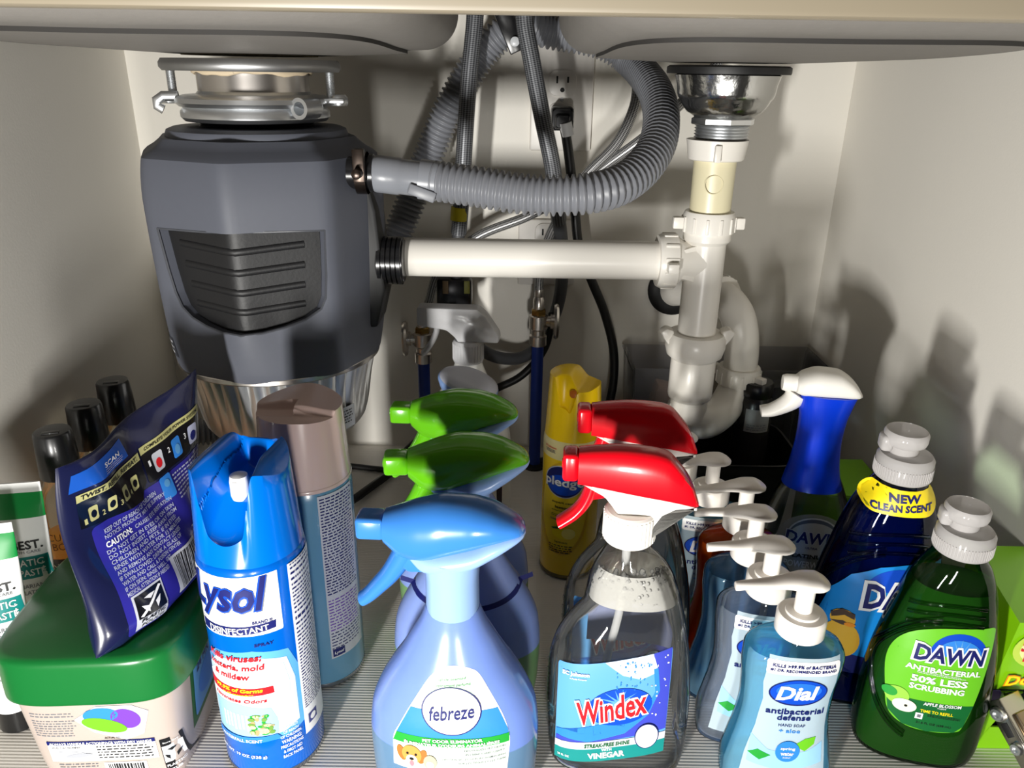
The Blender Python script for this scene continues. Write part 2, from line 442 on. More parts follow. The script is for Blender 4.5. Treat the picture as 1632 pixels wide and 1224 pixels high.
# the front recess, cut out of the housing
gp = [(-.074, .392), (-.02, .3935), (.03, .3935), (.079, .392), (.0780, .350), (.0765, .328), (.072, .3175), (.058, .3085), (.038, .3025), (.018, .2990), (.0, .2980), (-.018, .2990), (-.036, .3030), (-.052, .3095), (-.062, .3190), (-.0665, .332), (-.070, .355)]
def patch(poly, off0, off1, cell=.006):
    bm = bmesh.new(); bm.faces.new([bm.verts.new((x, z, 0)) for x, z in poly])
    bmesh.ops.triangulate(bm, faces=bm.faces[:])
    for ax in (0, 1):
        vs = [v.co[ax] for v in bm.verts]; k = math.floor(min(vs) / cell) + 1; top = max(vs)
        while k * cell < top - 1e-5:
            bmesh.ops.bisect_plane(bm, geom=bm.verts[:] + bm.edges[:] + bm.faces[:], plane_co=(k * cell, 0, 0) if ax == 0 else (0, k * cell, 0), plane_no=(1, 0, 0) if ax == 0 else (0, 1, 0), dist=1e-7); k += 1
    bmesh.ops.dissolve_degenerate(bm, edges=bm.edges[:], dist=1e-6)
    r = bmesh.ops.extrude_face_region(bm, geom=bm.faces[:])
    new = {e for e in r['geom'] if isinstance(e, bmesh.types.BMVert)}
    for v in bm.verts: v.co = Vector(DS.pt(v.co.x, v.co.y, off1 if v in new else off0))
    bmesh.ops.recalc_face_normals(bm, faces=bm.faces[:])
    m = MB(); m.bm(bm); return m
cut = patch(gp, 0.02, -0.011).build('cutter', None, smooth=False)
md = hous.modifiers.new('recess', 'BOOLEAN'); md.operation = 'DIFFERENCE'; md.object = cut; md.solver = 'EXACT'
cut.parent = disp
bpy.context.view_layer.update()
dg = bpy.context.evaluated_depsgraph_get()
me2 = bpy.data.meshes.new_from_object(hous.evaluated_get(dg)); hous.modifiers.clear(); hous.data = me2
bpy.data.objects.remove(cut)
me2.polygons.foreach_set('use_smooth', [True] * len(me2.polygons)); me2.set_sharp_from_angle(angle=R(28))
gi = [(x * 0.985 + .0005, z * 0.985 + .005) for x, z in gp]
gr = patch(gi, -0.0085, -0.0109).build('grille', GRIL, disp, angle=30)
for k, z in enumerate((0.377, 0.358, 0.339, 0.3205)):
    pr = MB(); xw0, xw1 = -.060 + .003 * k, .064 - .001 * k
    pts = [Vector(DS.pt(lerp(xw0, xw1, t / 20), z - .004 * (1 - abs(t / 10 - 1)) + .002, -0.0085)) for t in range(21)]
    pr.tube(pts, lambda i: (.0034, .0016), 8)
    pr.build('grille_rib', GRIL, disp, angle=60).parent = gr
bz = MB(); bz.tube([Vector(DS.pt(x, z, -.0005)) for x, z in gp + gp[:1]], .0012, 6, caps=False); bz.build('recess_rim', pbr('bright_edge', (70, 72, 78), rough=.3), disp)
# upper shroud
mb = MB(); mb.lathe([(.085, .3055), (.086, .309), (.084, .314), (.079, .316), (.060, .3165)], 64)
mb.build('top_cover', HOUS, disp)
mb = MB(); mb.lathe([(.055, .312), (.056, .3155), (.052, .318), (.056, .321), (.051, .324), (.052, .33)], 48); mb.build('rubber_mount', BLK, disp)
# canister
mb = MB(); rings = []
def flute(t, z):
    base = interp([0.160, 0.163, 0.175, .22, 0.244, .25], [0.072, 0.080, 0.088, 0.096, 0.1015, .103], z)
    ph = (t * 40 / (2 * pi)) % 1.0
    tri = 1 - abs(ph * 2 - 1)
    depth = .0052 * min(1, max(0, (z - (.185 if (int(t * 40 / (2 * pi)) % 2) else .17)) / .06))
    return base - depth * (tri ** 1.5)
NS = 320
for z in [0.160, 0.1608, .163, .167, .172, .18, .19, .2, .21, .22, .23, .238, .2435]:
    rings.append([(flute(2 * pi * k / NS, z) * sin(2 * pi * k / NS), -flute(2 * pi * k / NS, z) * cos(2 * pi * k / NS), z - .16) for k in range(NS)])
mb.loft(rings); can = mb.build('canister', pbr('cast_silver', (232, 232, 232), rough=.38, metal=1), disp, angle=25)
mb = MB(); mb.lathe([(.104, .0825), (.1055, .084), (.1055, .088), (.104, .0895)], 96, cap0=False, cap1=False); mb.build('band', STAIN, disp)
CS = Cyl(lambda v: interp([0, .012, .04], [0.084, 0.0905, .0948], v))
pr = Print(CS, .008); W = pbr('sticker', (188, 190, 194), rough=.4); K = pbr('print_black', (28, 28, 30), rough=.5)
a0 = .57
pr.poly(rrect(a0 * .09, 1.15 * .09, .014, .041), W, 4, 'rating_label')
pr.lines(.079, .1, .037, .020, .0035, K, 6)
pr.poly(oval(.085, .0185, .003, .003), K, 6, 'small_print')
pr.done(disp)
pr = Print(DS, .006); WW = pbr('print_pale', (196, 198, 204), rough=.5)
pr.text('3/4 HP', .024, .0065, -.105, .296, WW, 3, .02, name='lettering')
pr.poly(rrect(-.112, -.084, .262, .283), pbr('dark_badge', (58, 60, 68), rough=.4), 2, 'badge')
pr.lines(-.110, -.086, .280, .266, .006, WW, 3)
pr.done(disp)
# mounting hardware (world heights minus .16)
mo = MB(); mo.lathe([(.060, .366), (.080, .3655), (.0825, .3685), (.0825, .3725), (.080, .376), (.058, .376)], 64)
mo.build('mounting_flange', DULLZ, disp)
mb = MB(); mb.lathe([(.0515, .338), (.0515, .368)], 64, cap0=False, cap1=False); mb.build('steel_collar', STAIN, disp)
mb = MB(); rings = []
for k in range(61):
    t = 2 * pi * k / 60; rings.append(Vector((.0535 * sin(t), -.0535 * cos(t), .3655 + .0012 * sin(5 * t) + .0007 * sin(13 * t))))
mb.tube(rings, lambda i: (.0028, .0022), 8, caps=False); mb.build('putty_bead', PUTTY, disp)
mb = MB(); mb.lathe([(.050, .379), (.062, .379), (.062, .3815), (.05, .3815)], 48); mb.build('putty_seal', PUTTY, disp)
mb = MB(); mb.lathe([(.056, .334), (.070, .3345), (.0735, .338), (.0725, .342), (.066, .3445), (.054, .3455), (.0515, .348), (.0515, .335)], 64, cap0=False, cap1=False)
for sx, an in ((-1, 0.15), (1, -0.1), (0.05, 0)):
    if abs(sx) == 1:
        mb.box((sx * .078, -.006, .3405), (.022, .022, .005), bev=.002)
        mb.lathe([(.0075, .336), (.0085, .338), (.0085, .343), (.006, .346)], 16, M=Matrix.Translation((sx * .082, -.006, 0)))
mb.build('upper_ring', CHROME, disp)
mb = MB(); mb.lathe([(.054, .3215), (.066, .3215), (.0695, .325), (.0695, .330), (.066, .3345), (.054, .335)], 64, cap0=False, cap1=False)
mb.lathe([(.0085, -.012), (.0095, -.010), (.0095, .012), (.006, .012), (.006, -.009)], 20, M=Matrix.Translation((.061, -.045, .335)) @ Matrix.Rotation(R(90), 4, 'X') @ Matrix.Rotation(R(-25), 4, 'Y'))
mb.build('lower_ring', CHROME, disp)
mb = MB(); mb.tube([Vector((-.066, -.02, .343)), Vector((-.080, -.022, .343)), Vector((-.086, -.023, .339)), Vector((-.086, -.023, .334)), Vector((-.081, -.022, .331))], lambda i: (.0045, .0025), 10); mb.build('hook', CHROME, disp)
for sx in (-1, 1):
    mb = MB(); pts = [Vector((sx * .074, -.012 if sx < 0 else -.004, .342 + .03 * k / 60)) for k in range(61)]
    mb.tube(pts, lambda i: .0036 if i % 2 else .0044, 12)
    mb.build('bolt', CHROME, disp)
# outlet side: black bracket, clamp and spouts
mb = MB(); mb.prism([(.088, .300), (.104, .296), (.116, .24), (.119, .2), (.122, .16), (.112, .12), (.10, .12), (.095, .22)], -.030, .02, .004); mb.build('outlet_housing', BLK, disp)
mb = MB(); IN = at(600, 276, .745) - Vector((DX, DY, .16)); M = Matrix.Translation((IN.x - .026, IN.y, IN.z)) @ Matrix.Rotation(R(90), 4, 'Y')
mb.lathe([(.015, 0), (.015, .02), (.0175, .02), (.0175, .024), (.012, .024)], 24, M); mb.build('dishwasher_inlet', BLKG, disp)
mb = MB(); mb.lathe([(.0195, 0), (.0195, .010)], 28, Matrix.Translation((IN.x - .018, IN.y, IN.z)) @ Matrix.Rotation(R(90), 4, 'Y'), cap0=False, cap1=False)
mb.box((IN.x - .012, IN.y - .021, IN.z + .009), (.011, .009, .030), bev=.0015); mb.lathe([(.0045, 0), (.0045, .012), (.003, .013)], 14, Matrix.Translation((IN.x - .012, IN.y - .025, IN.z + .003)) @ Matrix.Rotation(R(90), 4, 'X'))
mb.build('hose_clamp', pbr('rusty_steel', (84, 74, 68), rough=.32, metal=1, noise=(120, .35)), disp)
mb = MB(); M = Matrix.Translation((.112, -.010, .187)) @ Matrix.Rotation(R(90), 4, 'Y')
pf = [(.020, 0)]
for k in range(5): pf += [(.0245, .002 + .005 * k), (.0245, .0055 + .005 * k), (.0215, .006 + .005 * k), (.0215, .0068 + .005 * k)]
mb.lathe(pf + [(.0208, .0275)], 32, M); mb.build('discharge_boot', BLKG, disp)

# ---------------------------------------------------------------- basket strainer and drain pipes
PVC = pbr('white_pvc', (232, 228, 220), rough=0.3, noise=(20, .03)); PVC2 = pbr('aged_pvc', (222, 214, 180), rough=0.34)
TX, TY = 0.2005, 0.80
st = thing('basket_strainer', 'silver sink strainer cup with threaded neck under the second bowl', 'strainer', (TX + .003, TY, .49))
mb = MB(); mb.lathe([(.058, .0395), (.0585, .041), (.0585, .0455), (.056, .047), (.04, .047)], 56); mb.build('gasket', BLK, st)
mb = MB(); mb.lathe([(.048, .0395), (.050, .0385), (.0475, .030), (.0465, .022), (.045, .018), (.0435, .0165), (.0405, .011), (.036, .005), (.031, .0025), (.028, 0), (.02, 0)], 56)
mb.build('strainer_cup', pbr('galvanised', (196, 196, 194), rough=.18, metal=1, bump=(85, .35)), st)
mb = MB(); mb.lathe([(.030, -.0065), (.031, -.0055), (.031, -.001), (.028, .001)], 8); mb.build('lock_nut', CHROME, st)
pf = [(.024, -.02)]
for k in range(5): pf += [(.0268, -.0185 + .0028 * k), (.0248, -.0172 + .0028 * k)]
mb = MB(); mb.lathe(pf, 36); mb.build('thread', CHROME, st)

dr = thing('drain_pipe', 'white plastic sink drain assembly with long horizontal pipe, tee and U shaped trap', 'pipe', (TX, TY, .39))
def z_(v): return v - .39
def nut(name, M, r, h, lugs=2, mat=PVC, rot=0):
    mb = MB(); mb.lathe([(r * .86, 0), (r, .001), (r, h * .8), (r * .93, h), (r * .8, h)], 40, M)
    for k in range(lugs):
        a = rot + 2 * pi * k / lugs
        mb.box((0, 0, 0), (.013, .010, h * .55), M @ Matrix.Rotation(a, 4, 'Z') @ Matrix.Translation((r + .004, 0, h * .45)), bev=.0015)
    for k in range(12):
        a = rot + .26 + 2 * pi * k / 12
        mb.box((0, 0, 0), (.0025, .003, h * .7), M @ Matrix.Rotation(a, 4, 'Z') @ Matrix.Translation((r, 0, h * .42)), bev=.0006)
    return mb.build(name, mat, dr)
T = Matrix.Translation
mb = MB(); mb.lathe([(.0262, 0), (.0275, .001), (.030, .017), (.0305, .0195), (.0255, .020)], 40, T((0, 0, z_(.450)))); mb.box((-.006, -.030, z_(.458)), (.006, .006, .016), bev=.001); mb.build('slip_nut', PVC, dr)
mb = MB(); mb.lathe([(.0205, z_(.394)), (.0208, z_(.40)), (.0212, z_(.452))], 36); 
tp = mb.build('tailpiece', PVC2, dr)
tp['label'] = 'cream yellow tailpiece'
mb = MB(); cc = [Vector((-.004 + .009 * cos(t), -.0213 + .0006 * abs(cos(t)), z_(.428) + .009 * sin(t))) for t in [2 * pi * k / 28 for k in range(29)]]
mb.tube(cc, .0005, 6, caps=False); mb.build('moulded_ring', PVC2, dr).parent = tp
nut('slip_nut', T((0, 0, z_(.377))), .0265, .022, 2)
mb = MB(); mb.lathe([(.0205, z_(.262)), (.0205, z_(.366)), (.0245, z_(.37)), (.0245, z_(.384)), (.022, z_(.39))], 40)
# branch of the tee towards the horizontal pipe, with a swept web
MX = T((-.002, 0, z_(.347))) @ Matrix.Rotation(R(-90), 4, 'Y')
mb.lathe([(.0205, 0), (.0212, .022), (.0245, .026), (.0245, .034)], 40, MX)
mb.loft([[(.010, -.012, z_(.372)), (.010, .012, z_(.372)), (.010, .012, z_(.322)), (.010, -.012, z_(.322))], [(-.026, -.018, z_(.362)), (-.026, .018, z_(.362)), (-.026, .018, z_(.332)), (-.026, -.018, z_(.332))]])
mb.build('tee', PVC, dr)
nut('slip_nut', T((-.030, 0, z_(.3465))) @ Matrix.Rotation(R(-90), 4, 'Y'), .0285, .020, 2, rot=R(90))
mb = MB(); mb.lathe([(.0198, 0), (.0202, .001), (.0202, .286)], 36, T((-.322, 0, z_(.3465))) @ Matrix.Rotation(R(90), 4, 'Y')); mb.build('horizontal_pipe', PVC, dr)
# lower joint with wings
mb = MB(); mb.lathe([(.024, z_(.238)), (.030, z_(.243)), (.0325, z_(.252)), (.0325, z_(.262)), (.0295, z_(.268)), (.021, z_(.268))], 40)
for sx in (-1, 1): mb.prism([(sx * .024, z_(.246)), (sx * .036, z_(.262)), (sx * .0405, z_(.270)), (sx * .034, z_(.275)), (sx * .026, z_(.272))], -.010, .006, .0025)
mb.build('wing_nut', PVC, dr)
mb = MB(); mb.lathe([(.021, z_(.19)), (.0235, z_(.192)), (.0245, z_(.196)), (.0245, z_(.24)), (.022, z_(.244))], 40); mb.build('trap_socket', PVC, dr)
# the U bend and the arm to the wall
cx0, cz0 = 0.0, z_(.196)
O_ = Vector((TX, TY, .39)); pu = [(0, 0, z_(.20)), (0, 0, z_(.175))] + [at(*q) - O_ for q in ((1091, 650, .806), (1104, 668, .82), (1126, 671, .845), (1150, 655, .866), (1168, 627, .882), (1177, 598, .888))]; NE = Vector(pu[-1])
mb = MB(); mb.tube(spline([Vector(p) for p in pu], .005), .0208, 28); mb.build('trap_bend', PVC, dr)
nut('slip_nut', T(NE - Vector((0, 0, .010))), .0265, .022, 2, rot=R(-50))
pa = [NE, NE + Vector((0, 0, .03))] + [at(*q) - O_ for q in ((1180, 522, .89), (1170, 493, .90), (1148, 472, .925), (1118, 462, .96), (1090, 462, 1.0), (1075, 464, 1.035))]; WE = Vector(pa[-1])
mb = MB(); mb.tube(spline([Vector(p) for p in pa], .005), .0205, 28); mb.build('trap_arm', PVC, dr)
nut('slip_nut', T(at(1146, 471, .928) - O_) @ (at(1118, 462, .96) - at(1150, 473, .922)).to_track_quat('Z', 'Y').to_matrix().to_4x4() @ T((0, 0, -.01)), .0255, .02, 2, rot=R(60))
mb = MB(); mb.lathe([(.034, 0), (.036, .004), (.030, .008), (.022, .009)], 40, T((WE.x, .2445, WE.z)) @ Matrix.Rotation(R(90), 4, 'X')); mb.build('wall_flange', BLK, dr)

# ---------------------------------------------------------------- corrugated drain hose
HOSE = pbr('grey_hose', (122, 124, 130), rough=0.38)
hp = [at(690, 288, .745), at(760, 298, .735), at(850, 311, .725), at(940, 308, .725), at(1000, 288, .745), at(1042, 243, .785), at(1054, 190, .835), at(1042, 142, .90), at(1008, 100, .985), Vector((0.10, .998, .562)), Vector((0.04, .998, .572)), at(828, 40, .985), at(775, 78, .985), at(720, 165, .985), at(680, 255, .985), at(645, 345, .975), at(600, 450, .96), at(545, 560, .955), at(470, 640, .965), at(380, 678, .965), at(305, 690, .94), at(262, 697, .93)]
path = spline(hp, .00158); rib = [.0152, .0190, .0190, .0152]
dh = thing('drain_hose', 'grey corrugated dishwasher drain hose looping from disposal up behind the sink', 'hose', tuple(path[0]))
mb = MB(); mb.tube(path, lambda i: rib[i % 4], 18); mb.build('corrugated_tube', HOSE, dh, world=True, angle=80)
c0 = IN + Vector((DX - .004, DY, .16)); c1 = path[0]; d = (c1 - c0)
mb = MB(); mb.tube([c0, c0 + d * .1, c0 + d * .45, c0 + d * .47, c0 + d * .99], lambda i: [.0158, .0172, .0172, .0163, .0165][i], 24); mb.build('cuff', pbr('grey_cuff', (134, 137, 144), rough=.3), dh, world=True)
mb = MB(); mb.tube([c0 + d * .78, c1 + d * .02, c1 + d * .08], .0186, 24); mb.build('collar', pbr('grey_cuff'[:9], (134, 137, 144)), dh, world=True)
mb = MB(); mb.box((0, 0, 0), (.026, .004, .010), T(c0 + d * .85 + Vector((0, -.0185, -.010))) @ Matrix.Rotation(R(20), 4, 'Y'), bev=.0015); mb.build('barb', HOSE, dh, world=True)
# strap that holds its high loop
hc = thing('hose_clip', 'small black strap with a white rivet holding up the drain hose', 'clip', tuple(at(812, 55, .96)))
p0, p1 = at(800, 18, .96), at(826, 82, .955)
ax = (p1 - p0); M = T((p0 + p1) / 2) @ Matrix.Rotation(math.atan2(ax.x, -ax.z), 4, 'Y').inverted()
mb = MB(); mb.box((0, 0, 0), (.019, .006, ax.length), M, bev=.0015); mb.build('strap', BLKG, hc, world=True)
pp = p1 + Vector((-.004, -.004, .010)); mb = MB(); mb.lathe([(.0052, 0), (.0052, .002), (.003, .003)], 20, T(pp) @ Matrix.Rotation(R(90), 4, 'X')); mb.build('rivet', pbr('rivet_white', (205, 208, 212), rough=.3), hc, world=True)

# ---------------------------------------------------------------- braided lines
def braid(name, a, c, sc, sv, me_):
    if name in MATS: return MATS[name]
    m = pbr(name, a, rough=.4, metal=me_); n = m.node_tree; bs = n.nodes['Principled BSDF']
    uv = n.nodes.new('ShaderNodeUVMap'); mp = n.nodes.new('ShaderNodeMapping'); mp.inputs['Scale'].default_value = (sc, sv, 1); mp.inputs['Rotation'].default_value = (0, 0, R(45))
    ch = n.nodes.new('ShaderNodeTexChecker'); ch.inputs['Scale'].default_value = 1.0
    ch.inputs[1].default_value = (*lin(a), 1); ch.inputs[2].default_value = (*lin(c), 1)
    n.links.new(uv.outputs[0], mp.inputs[0]); n.links.new(mp.outputs[0], ch.inputs[0]); n.links.new(ch.outputs[0], bs.inputs['Base Color'])
    bp = n.nodes.new('ShaderNodeBump'); bp.inputs['Strength'].default_value = .35; bp.inputs['Distance'].default_value = .0005
    n.links.new(ch.outputs[1], bp.inputs['Height']); n.links.new(bp.outputs[0], bs.inputs['Normal'])
    return m
BR1 = braid('braid_grey', (124, 126, 130), (52, 53, 57), 700, 24, .3); BR2 = braid('braid_fine', (190, 190, 190), (72, 72, 74), 800, 18, .5)
GRYH = pbr('grey_rubber', (74, 75, 78), rough=.5)
YEL = pbr('yellow_band', (206, 190, 30), rough=.4)
fh = thing('faucet_hose', 'braided pull down faucet hose with yellow band and black quick connector', 'hose', tuple(at(757, 25, .93)))
mb = MB(); a_ = spline([Vector((-.048, .93, .62)), at(757, 25, .93), at(748, 120, .93), at(741, 220, .93), at(735, 325, .935), at(731, 372, .94)], .005); mb.tube(a_, .0095, 14); mb.build('braided_line', BR1, fh, world=True)
mb = MB(); mb.tube([at(732.5, 330, .935), at(731, 351, .935)], .0102, 16); mb.build('yellow_band', YEL, fh, world=True)
mb = MB(); mb.tube([at(731, 365, .94), at(728, 445, .945)], .0078, 14); mb.build('hose_end', GRYH, fh, world=True)
q0 = at(725, 440, .945); q1 = at(724, 487, .945); mb = MB()
mb.box(tuple((q0 + q1) / 2), (.044, .026, .036), bev=.004); mb.lathe([(.021, 0), (.015, -.012), (.010, -.014)], 20, T(q1 + Vector((0, 0, .004)))); cn = mb.build('quick_connector', BLKG, fh, world=True)
for px, mm in ((710, pbr('tan_tab', (150, 128, 100))), (744, pbr('olive_tab', (150, 150, 70)))):
    mb = MB(); mb.box(tuple(at(px, 458, .931)), (.007, .003, .016), bev=.0006); mb.build('release_tab', mm, fh, world=True).parent = cn
mb = MB(); b_ = spline([at(724, 490, .95), at(728, 512, .955), at(748, 540, .96), at(785, 567, .985), at(830, 570, 1.008), at(865, 543, 1.022), at(888, 490, 1.022), at(896, 440, 1.01), at(895, 390, .975), at(888, 330, .925), at(880, 262, .905), at(864, 185, .90), at(848, 100, .90), at(836, 30, .90), Vector((.012, .9, .60))], .005)
k0 = next(i for i, p in enumerate(b_) if p.z > .36 and i > 20)
mb.tube(b_[:k0 + 1], .0085, 14); mb.build('rubber_loop', GRYH, fh, world=True)
mb = MB(); mb.tube(b_[k0:], .0095, 14); mb.build('braided_line', BR1, fh, world=True)
def supply(name, label, pts, vx, mat, r=.0062):
    o = thing(name, label, 'hose', tuple(pts[0])); mb = MB(); mb.tube(spline(pts, .005), r, 14); mb.build('braided_line', mat, o, world=True)
    e = pts[-1]; mb = MB(); mb.lathe([(.0072, -.006), (.0078, -.004), (.0078, .012), (.006, .016), (.0066, .017), (.006, .026)], 18, T(e)); mb.build('crimp', STAIN, o, world=True)
    mb = MB(); mb.lathe([(.0105, -.014), (.0105, -.002), (.008, 0)], 6, T(e)); mb.build('brass_nut', pbr('brass', (150, 122, 70), rough=.3, metal=1), o, world=True); return o
VR, VL = at(858, 512, .985), at(674, 540, .985)
supply('supply_line', 'thin steel braided supply line curving down to the shutoff valve beside the yellow can',
       [Vector((.17, .972, .60)), at(1022, 100, .97), at(1011, 170, .955), at(982, 230, .945), at(932, 282, .945), at(896, 338, .95), at(873, 385, .965), at(860, 440, .985), VR + Vector((0, 0, .018))], VR.x, BR2)
supply('supply_line', 'thin steel braided supply line running diagonally to the valve behind the disposal',
       [Vector((.27, .972, .60)), at(1130, 118, .97), at(1078, 172, .945), at(1028, 218, .94), at(962, 266, .955), at(900, 312, .98), at(840, 345, .985), at(760, 378, .985), at(702, 430, .99), at(684, 480, .99), VL + Vector((0, 0, .018))], VL.x, BR2)
PEX = pbr('blue_pex', (24, 52, 138), rough=.42)
for V_, sx, zb, lab in ((VR, 1, .0, 'chrome shutoff valve with oval handle on the blue pipe beside the yellow can'), (VL, -1, .0, 'chrome shutoff valve with oval handle on the blue pipe next to the disposal')):
    v = thing('shutoff_valve', lab, 'valve', tuple(V_), 0, 'chrome shutoff valves')
    mb = MB(); mb.lathe([(.0095, -.034), (.0118, -.033), (.0118, -.020), (.0095, -.018), (.0095, -.012), (.0125, -.009), (.0125, .008), (.0095, .010)], 22); mb.lathe([(.0075, 0), (.0075, .016), (.0100, .0165), (.0100, .023), (.005, .024)], 18, Matrix.Rotation(R(90 * sx), 4, 'Y')); mb.build('valve_body', STAIN, v)
    mb = MB(); pr_ = [(.006, .0215), (.0135, .0210), (.0148, .024), (.0135, .0270), (.006, .0285)]
    mb.lathe(pr_, 28, Matrix.Rotation(R(90 * sx), 4, 'Y') @ Matrix.Diagonal((1.7, 1.0, 1, 1))); mb.build('handle', STAIN, v)
    p = thing('water_pipe', ('blue plastic water pipe rising from the floor beside the yellow can' if sx > 0 else 'blue plastic water pipe rising from the floor next to the disposal'), 'pipe', (V_.x, V_.y, 0), 0, 'blue water pipes')
    mb = MB(); mb.tube([Vector((0, 0, 0)), Vector((0, 0, .1)), Vector((0, 0, V_.z - .034))], .0082, 16); mb.build('pipe', PEX, p)
    mb = MB(); mb.lathe([(.016, 0), (.016, .004), (.010, .006)], 24); mb.build('floor_collar', BLK, p)

# ---------------------------------------------------------------- outlets and cords
OUT = pbr('outlet_white', (226, 222, 216), rough=.35); SLOT = pbr('slot_black', (12, 12, 12), rough=.6)
def outlet(cx, z0, z1, w, faces, label):
    o = thing('outlet_plate', label, 'outlet', (cx, BY, (z0 + z1) / 2)); h = z1 - z0
    mb = MB(); mb.box((0, -.0035, 0), (w, .007, h), bev=.0025); mb.build('plate', OUT, o)
    for fz in faces:
        zz_ = fz - (z0 + z1) / 2; mb = MB(); pts = rrect(-.0172, .0172, -.0155, .0155, .010, 5)
        mb.prism([(x, z + zz_) for x, z in pts], -.0098, -.006, .0008); rc = mb.build('receptacle', OUT, o)
        mb = MB()
        for sx, hh in ((-.0068, .0085), (.0068, .007)): mb.box((sx, -.0099, zz_ + .004), (.0022, .0006, hh))
        mb.lathe([(.0028, 0), (.0028, .0006)], 14, T((0, -.0098, zz_ - .008)) @ Matrix.Rotation(R(90), 4, 'X')); mb.build('slots', SLOT, rc and o).parent = rc
    mb = MB(); mb.lathe([(.0025, 0), (.0025, .001)], 12, T((0, -.007, (sum(faces) / len(faces)) - (z0 + z1) / 2)) @ Matrix.Rotation(R(90), 4, 'X')); mb.build('screw', DULLZ, o)
    return o
outlet(.0575, .434, .565, .079, (.516, .477), 'white wall outlet plate with a black plug in its lower socket')
outlet(.045, .255, .345, .079, (.325, .285), 'white wall outlet plate half hidden behind the long horizontal white pipe')
CORD = pbr('black_cord', (17, 17, 18), rough=.42)
pc = thing('power_cord', 'black power cord plugged into the wall outlet and hanging to the floor', 'cord', (.0575, 1.03, .477))
cpts = [Vector((.0575, 1.006, .473)), at(903, 222, 1.002), at(911, 285, 1.0), at(917, 345, 1.0), at(924, 400, 1.0), at(944, 450, 1.005), at(964, 500, 1.01), at(978, 560, 1.015), at(976, 620, 1.015), at(960, 670, 1.01), at(930, 712, 1.0), Vector((.05, .99, .006)), Vector((.0, 1.0, .005))]
mb = MB(); mb.tube(spline(cpts, .006), .0062, 12); mb.build('cable', CORD, pc, world=True)
mb = MB(); mb.prism(rrect(-.014, .014, -.014, .014, .005, 4), -.030, 0, .003, T((.0575, BY - .010, .475))); mb.prism(rrect(-.009, .009, -.009, .007, .003), -.012, 0, .002, T((.0575, BY - .036, .473))); mb.build('plug', BLKG, pc, world=True)
mb = MB(); e0 = at(901, 195, 1.0); e1 = at(905, 216, 1.002); mb.tube([e0, e1], .0078, 12); mb.build('cord_tag', pbr('tag_white', (200, 200, 200), rough=.5), pc, world=True)
c2 = thing('disposal_cord', 'black cable dropping behind the bottles and curling along the cabinet floor', 'cord', (-.15, .95, 0))
cpts = [at(880, 500, 1.01), at(868, 555, 1.01), at(832, 598, 1.0), at(785, 622, .99), at(730, 650, .985), at(680, 690, .985), at(648, 718, .98), Vector((-.162, .965, .006)), Vector((-.19, .905, .006)), Vector((-.215, .862, .006)), Vector((-.262, .83, .006)), Vector((-.31, .86, .006))]
mb = MB(); mb.tube(spline(cpts, .006), .0055, 12); mb.build('cable', CORD, c2, world=True)
c3 = thing('floor_cable', 'thin black cable lying straight along the floor behind the cans', 'cord', (-.2, .962, 0))
mb = MB(); mb.tube(spline([Vector((-.33, .985, .0045)), Vector((-.236, .970, .0045)), Vector((-.15, .958, .0045)), Vector((-.06, .975, .0045))], .006), .0042, 10); mb.build('cable', CORD, c3, world=True)
# ---------------------------------------------------------------- inks
I_WHITE = pbr('ink_white', (236, 236, 236), rough=.4); I_NAVY = pbr('ink_navy', (22, 28, 96), rough=.4); I_BLUE = pbr('ink_blue', (16, 72, 190), rough=.35)
I_RED = pbr('ink_red', (206, 24, 34), rough=.4); I_BLACK = pbr('ink_black', (20, 20, 22), rough=.45); I_YEL = pbr('ink_yellow', (248, 222, 24), rough=.4)
I_GREEN = pbr('ink_green', (34, 150, 52), rough=.4); I_SKY = pbr('ink_sky', (92, 156, 210), rough=.4); I_LGREEN = pbr('ink_light_green', (196, 230, 200), rough=.4)
I_TEAL = pbr('ink_teal', (20, 132, 128), rough=.4); I_GREY = pbr('ink_grey', (110, 112, 118), rough=.45); I_LIME = pbr('ink_lime', (104, 188, 36), rough=.4)
I_MBLUE = pbr('ink_mid_blue', (48, 128, 214), rough=.4); I_GOLDFUR = pbr('ink_fur', (205, 140, 66), rough=.5); I_CREAM = pbr('ink_cream', (236, 220, 190), rough=.5); I_PINK = pbr('ink_pink', (226, 120, 130), rough=.5)
I_DGREEN = pbr('ink_dark_green', (16, 96, 44), rough=.4); I_PURPLE = pbr('ink_purple', (110, 60, 170), rough=.4); I_ORANGE = pbr('ink_orange', (236, 140, 24), rough=.4)
I_LGREY = pbr('ink_pale_grey', (190, 192, 200), rough=.4)

def dog(pr, x, z, s, lay=4):
    """small picture of a golden dog's face"""
    pr.poly(oval(x - .9 * s, z + .1 * s, .38 * s, .8 * s, 16, .25), pbr('ink_fur_dark', (168, 104, 44), rough=.5), lay, 'dog_picture')
    pr.poly(oval(x + .9 * s, z + .1 * s, .38 * s, .8 * s, 16, -.25), pbr('ink_fur_dark', (168, 104, 44)), lay, 'dog_picture')
    pr.poly(oval(x, z + .2 * s, .85 * s, .95 * s, 20), I_GOLDFUR, lay + 1, 'dog_picture')
    pr.poly(oval(x, z - .35 * s, .5 * s, .55 * s, 16), I_CREAM, lay + 2, 'dog_picture')
    pr.poly(oval(x, z - .72 * s, .2 * s, .32 * s, 12), I_PINK, lay + 3, 'dog_picture')
    for dx in (-.36, .36): pr.poly(oval(x + dx * s, z + .3 * s, .11 * s, .12 * s, 10), I_BLACK, lay + 3, 'dog_picture')
    pr.poly(oval(x, z - .22 * s, .2 * s, .14 * s, 12), I_BLACK, lay + 3, 'dog_picture')

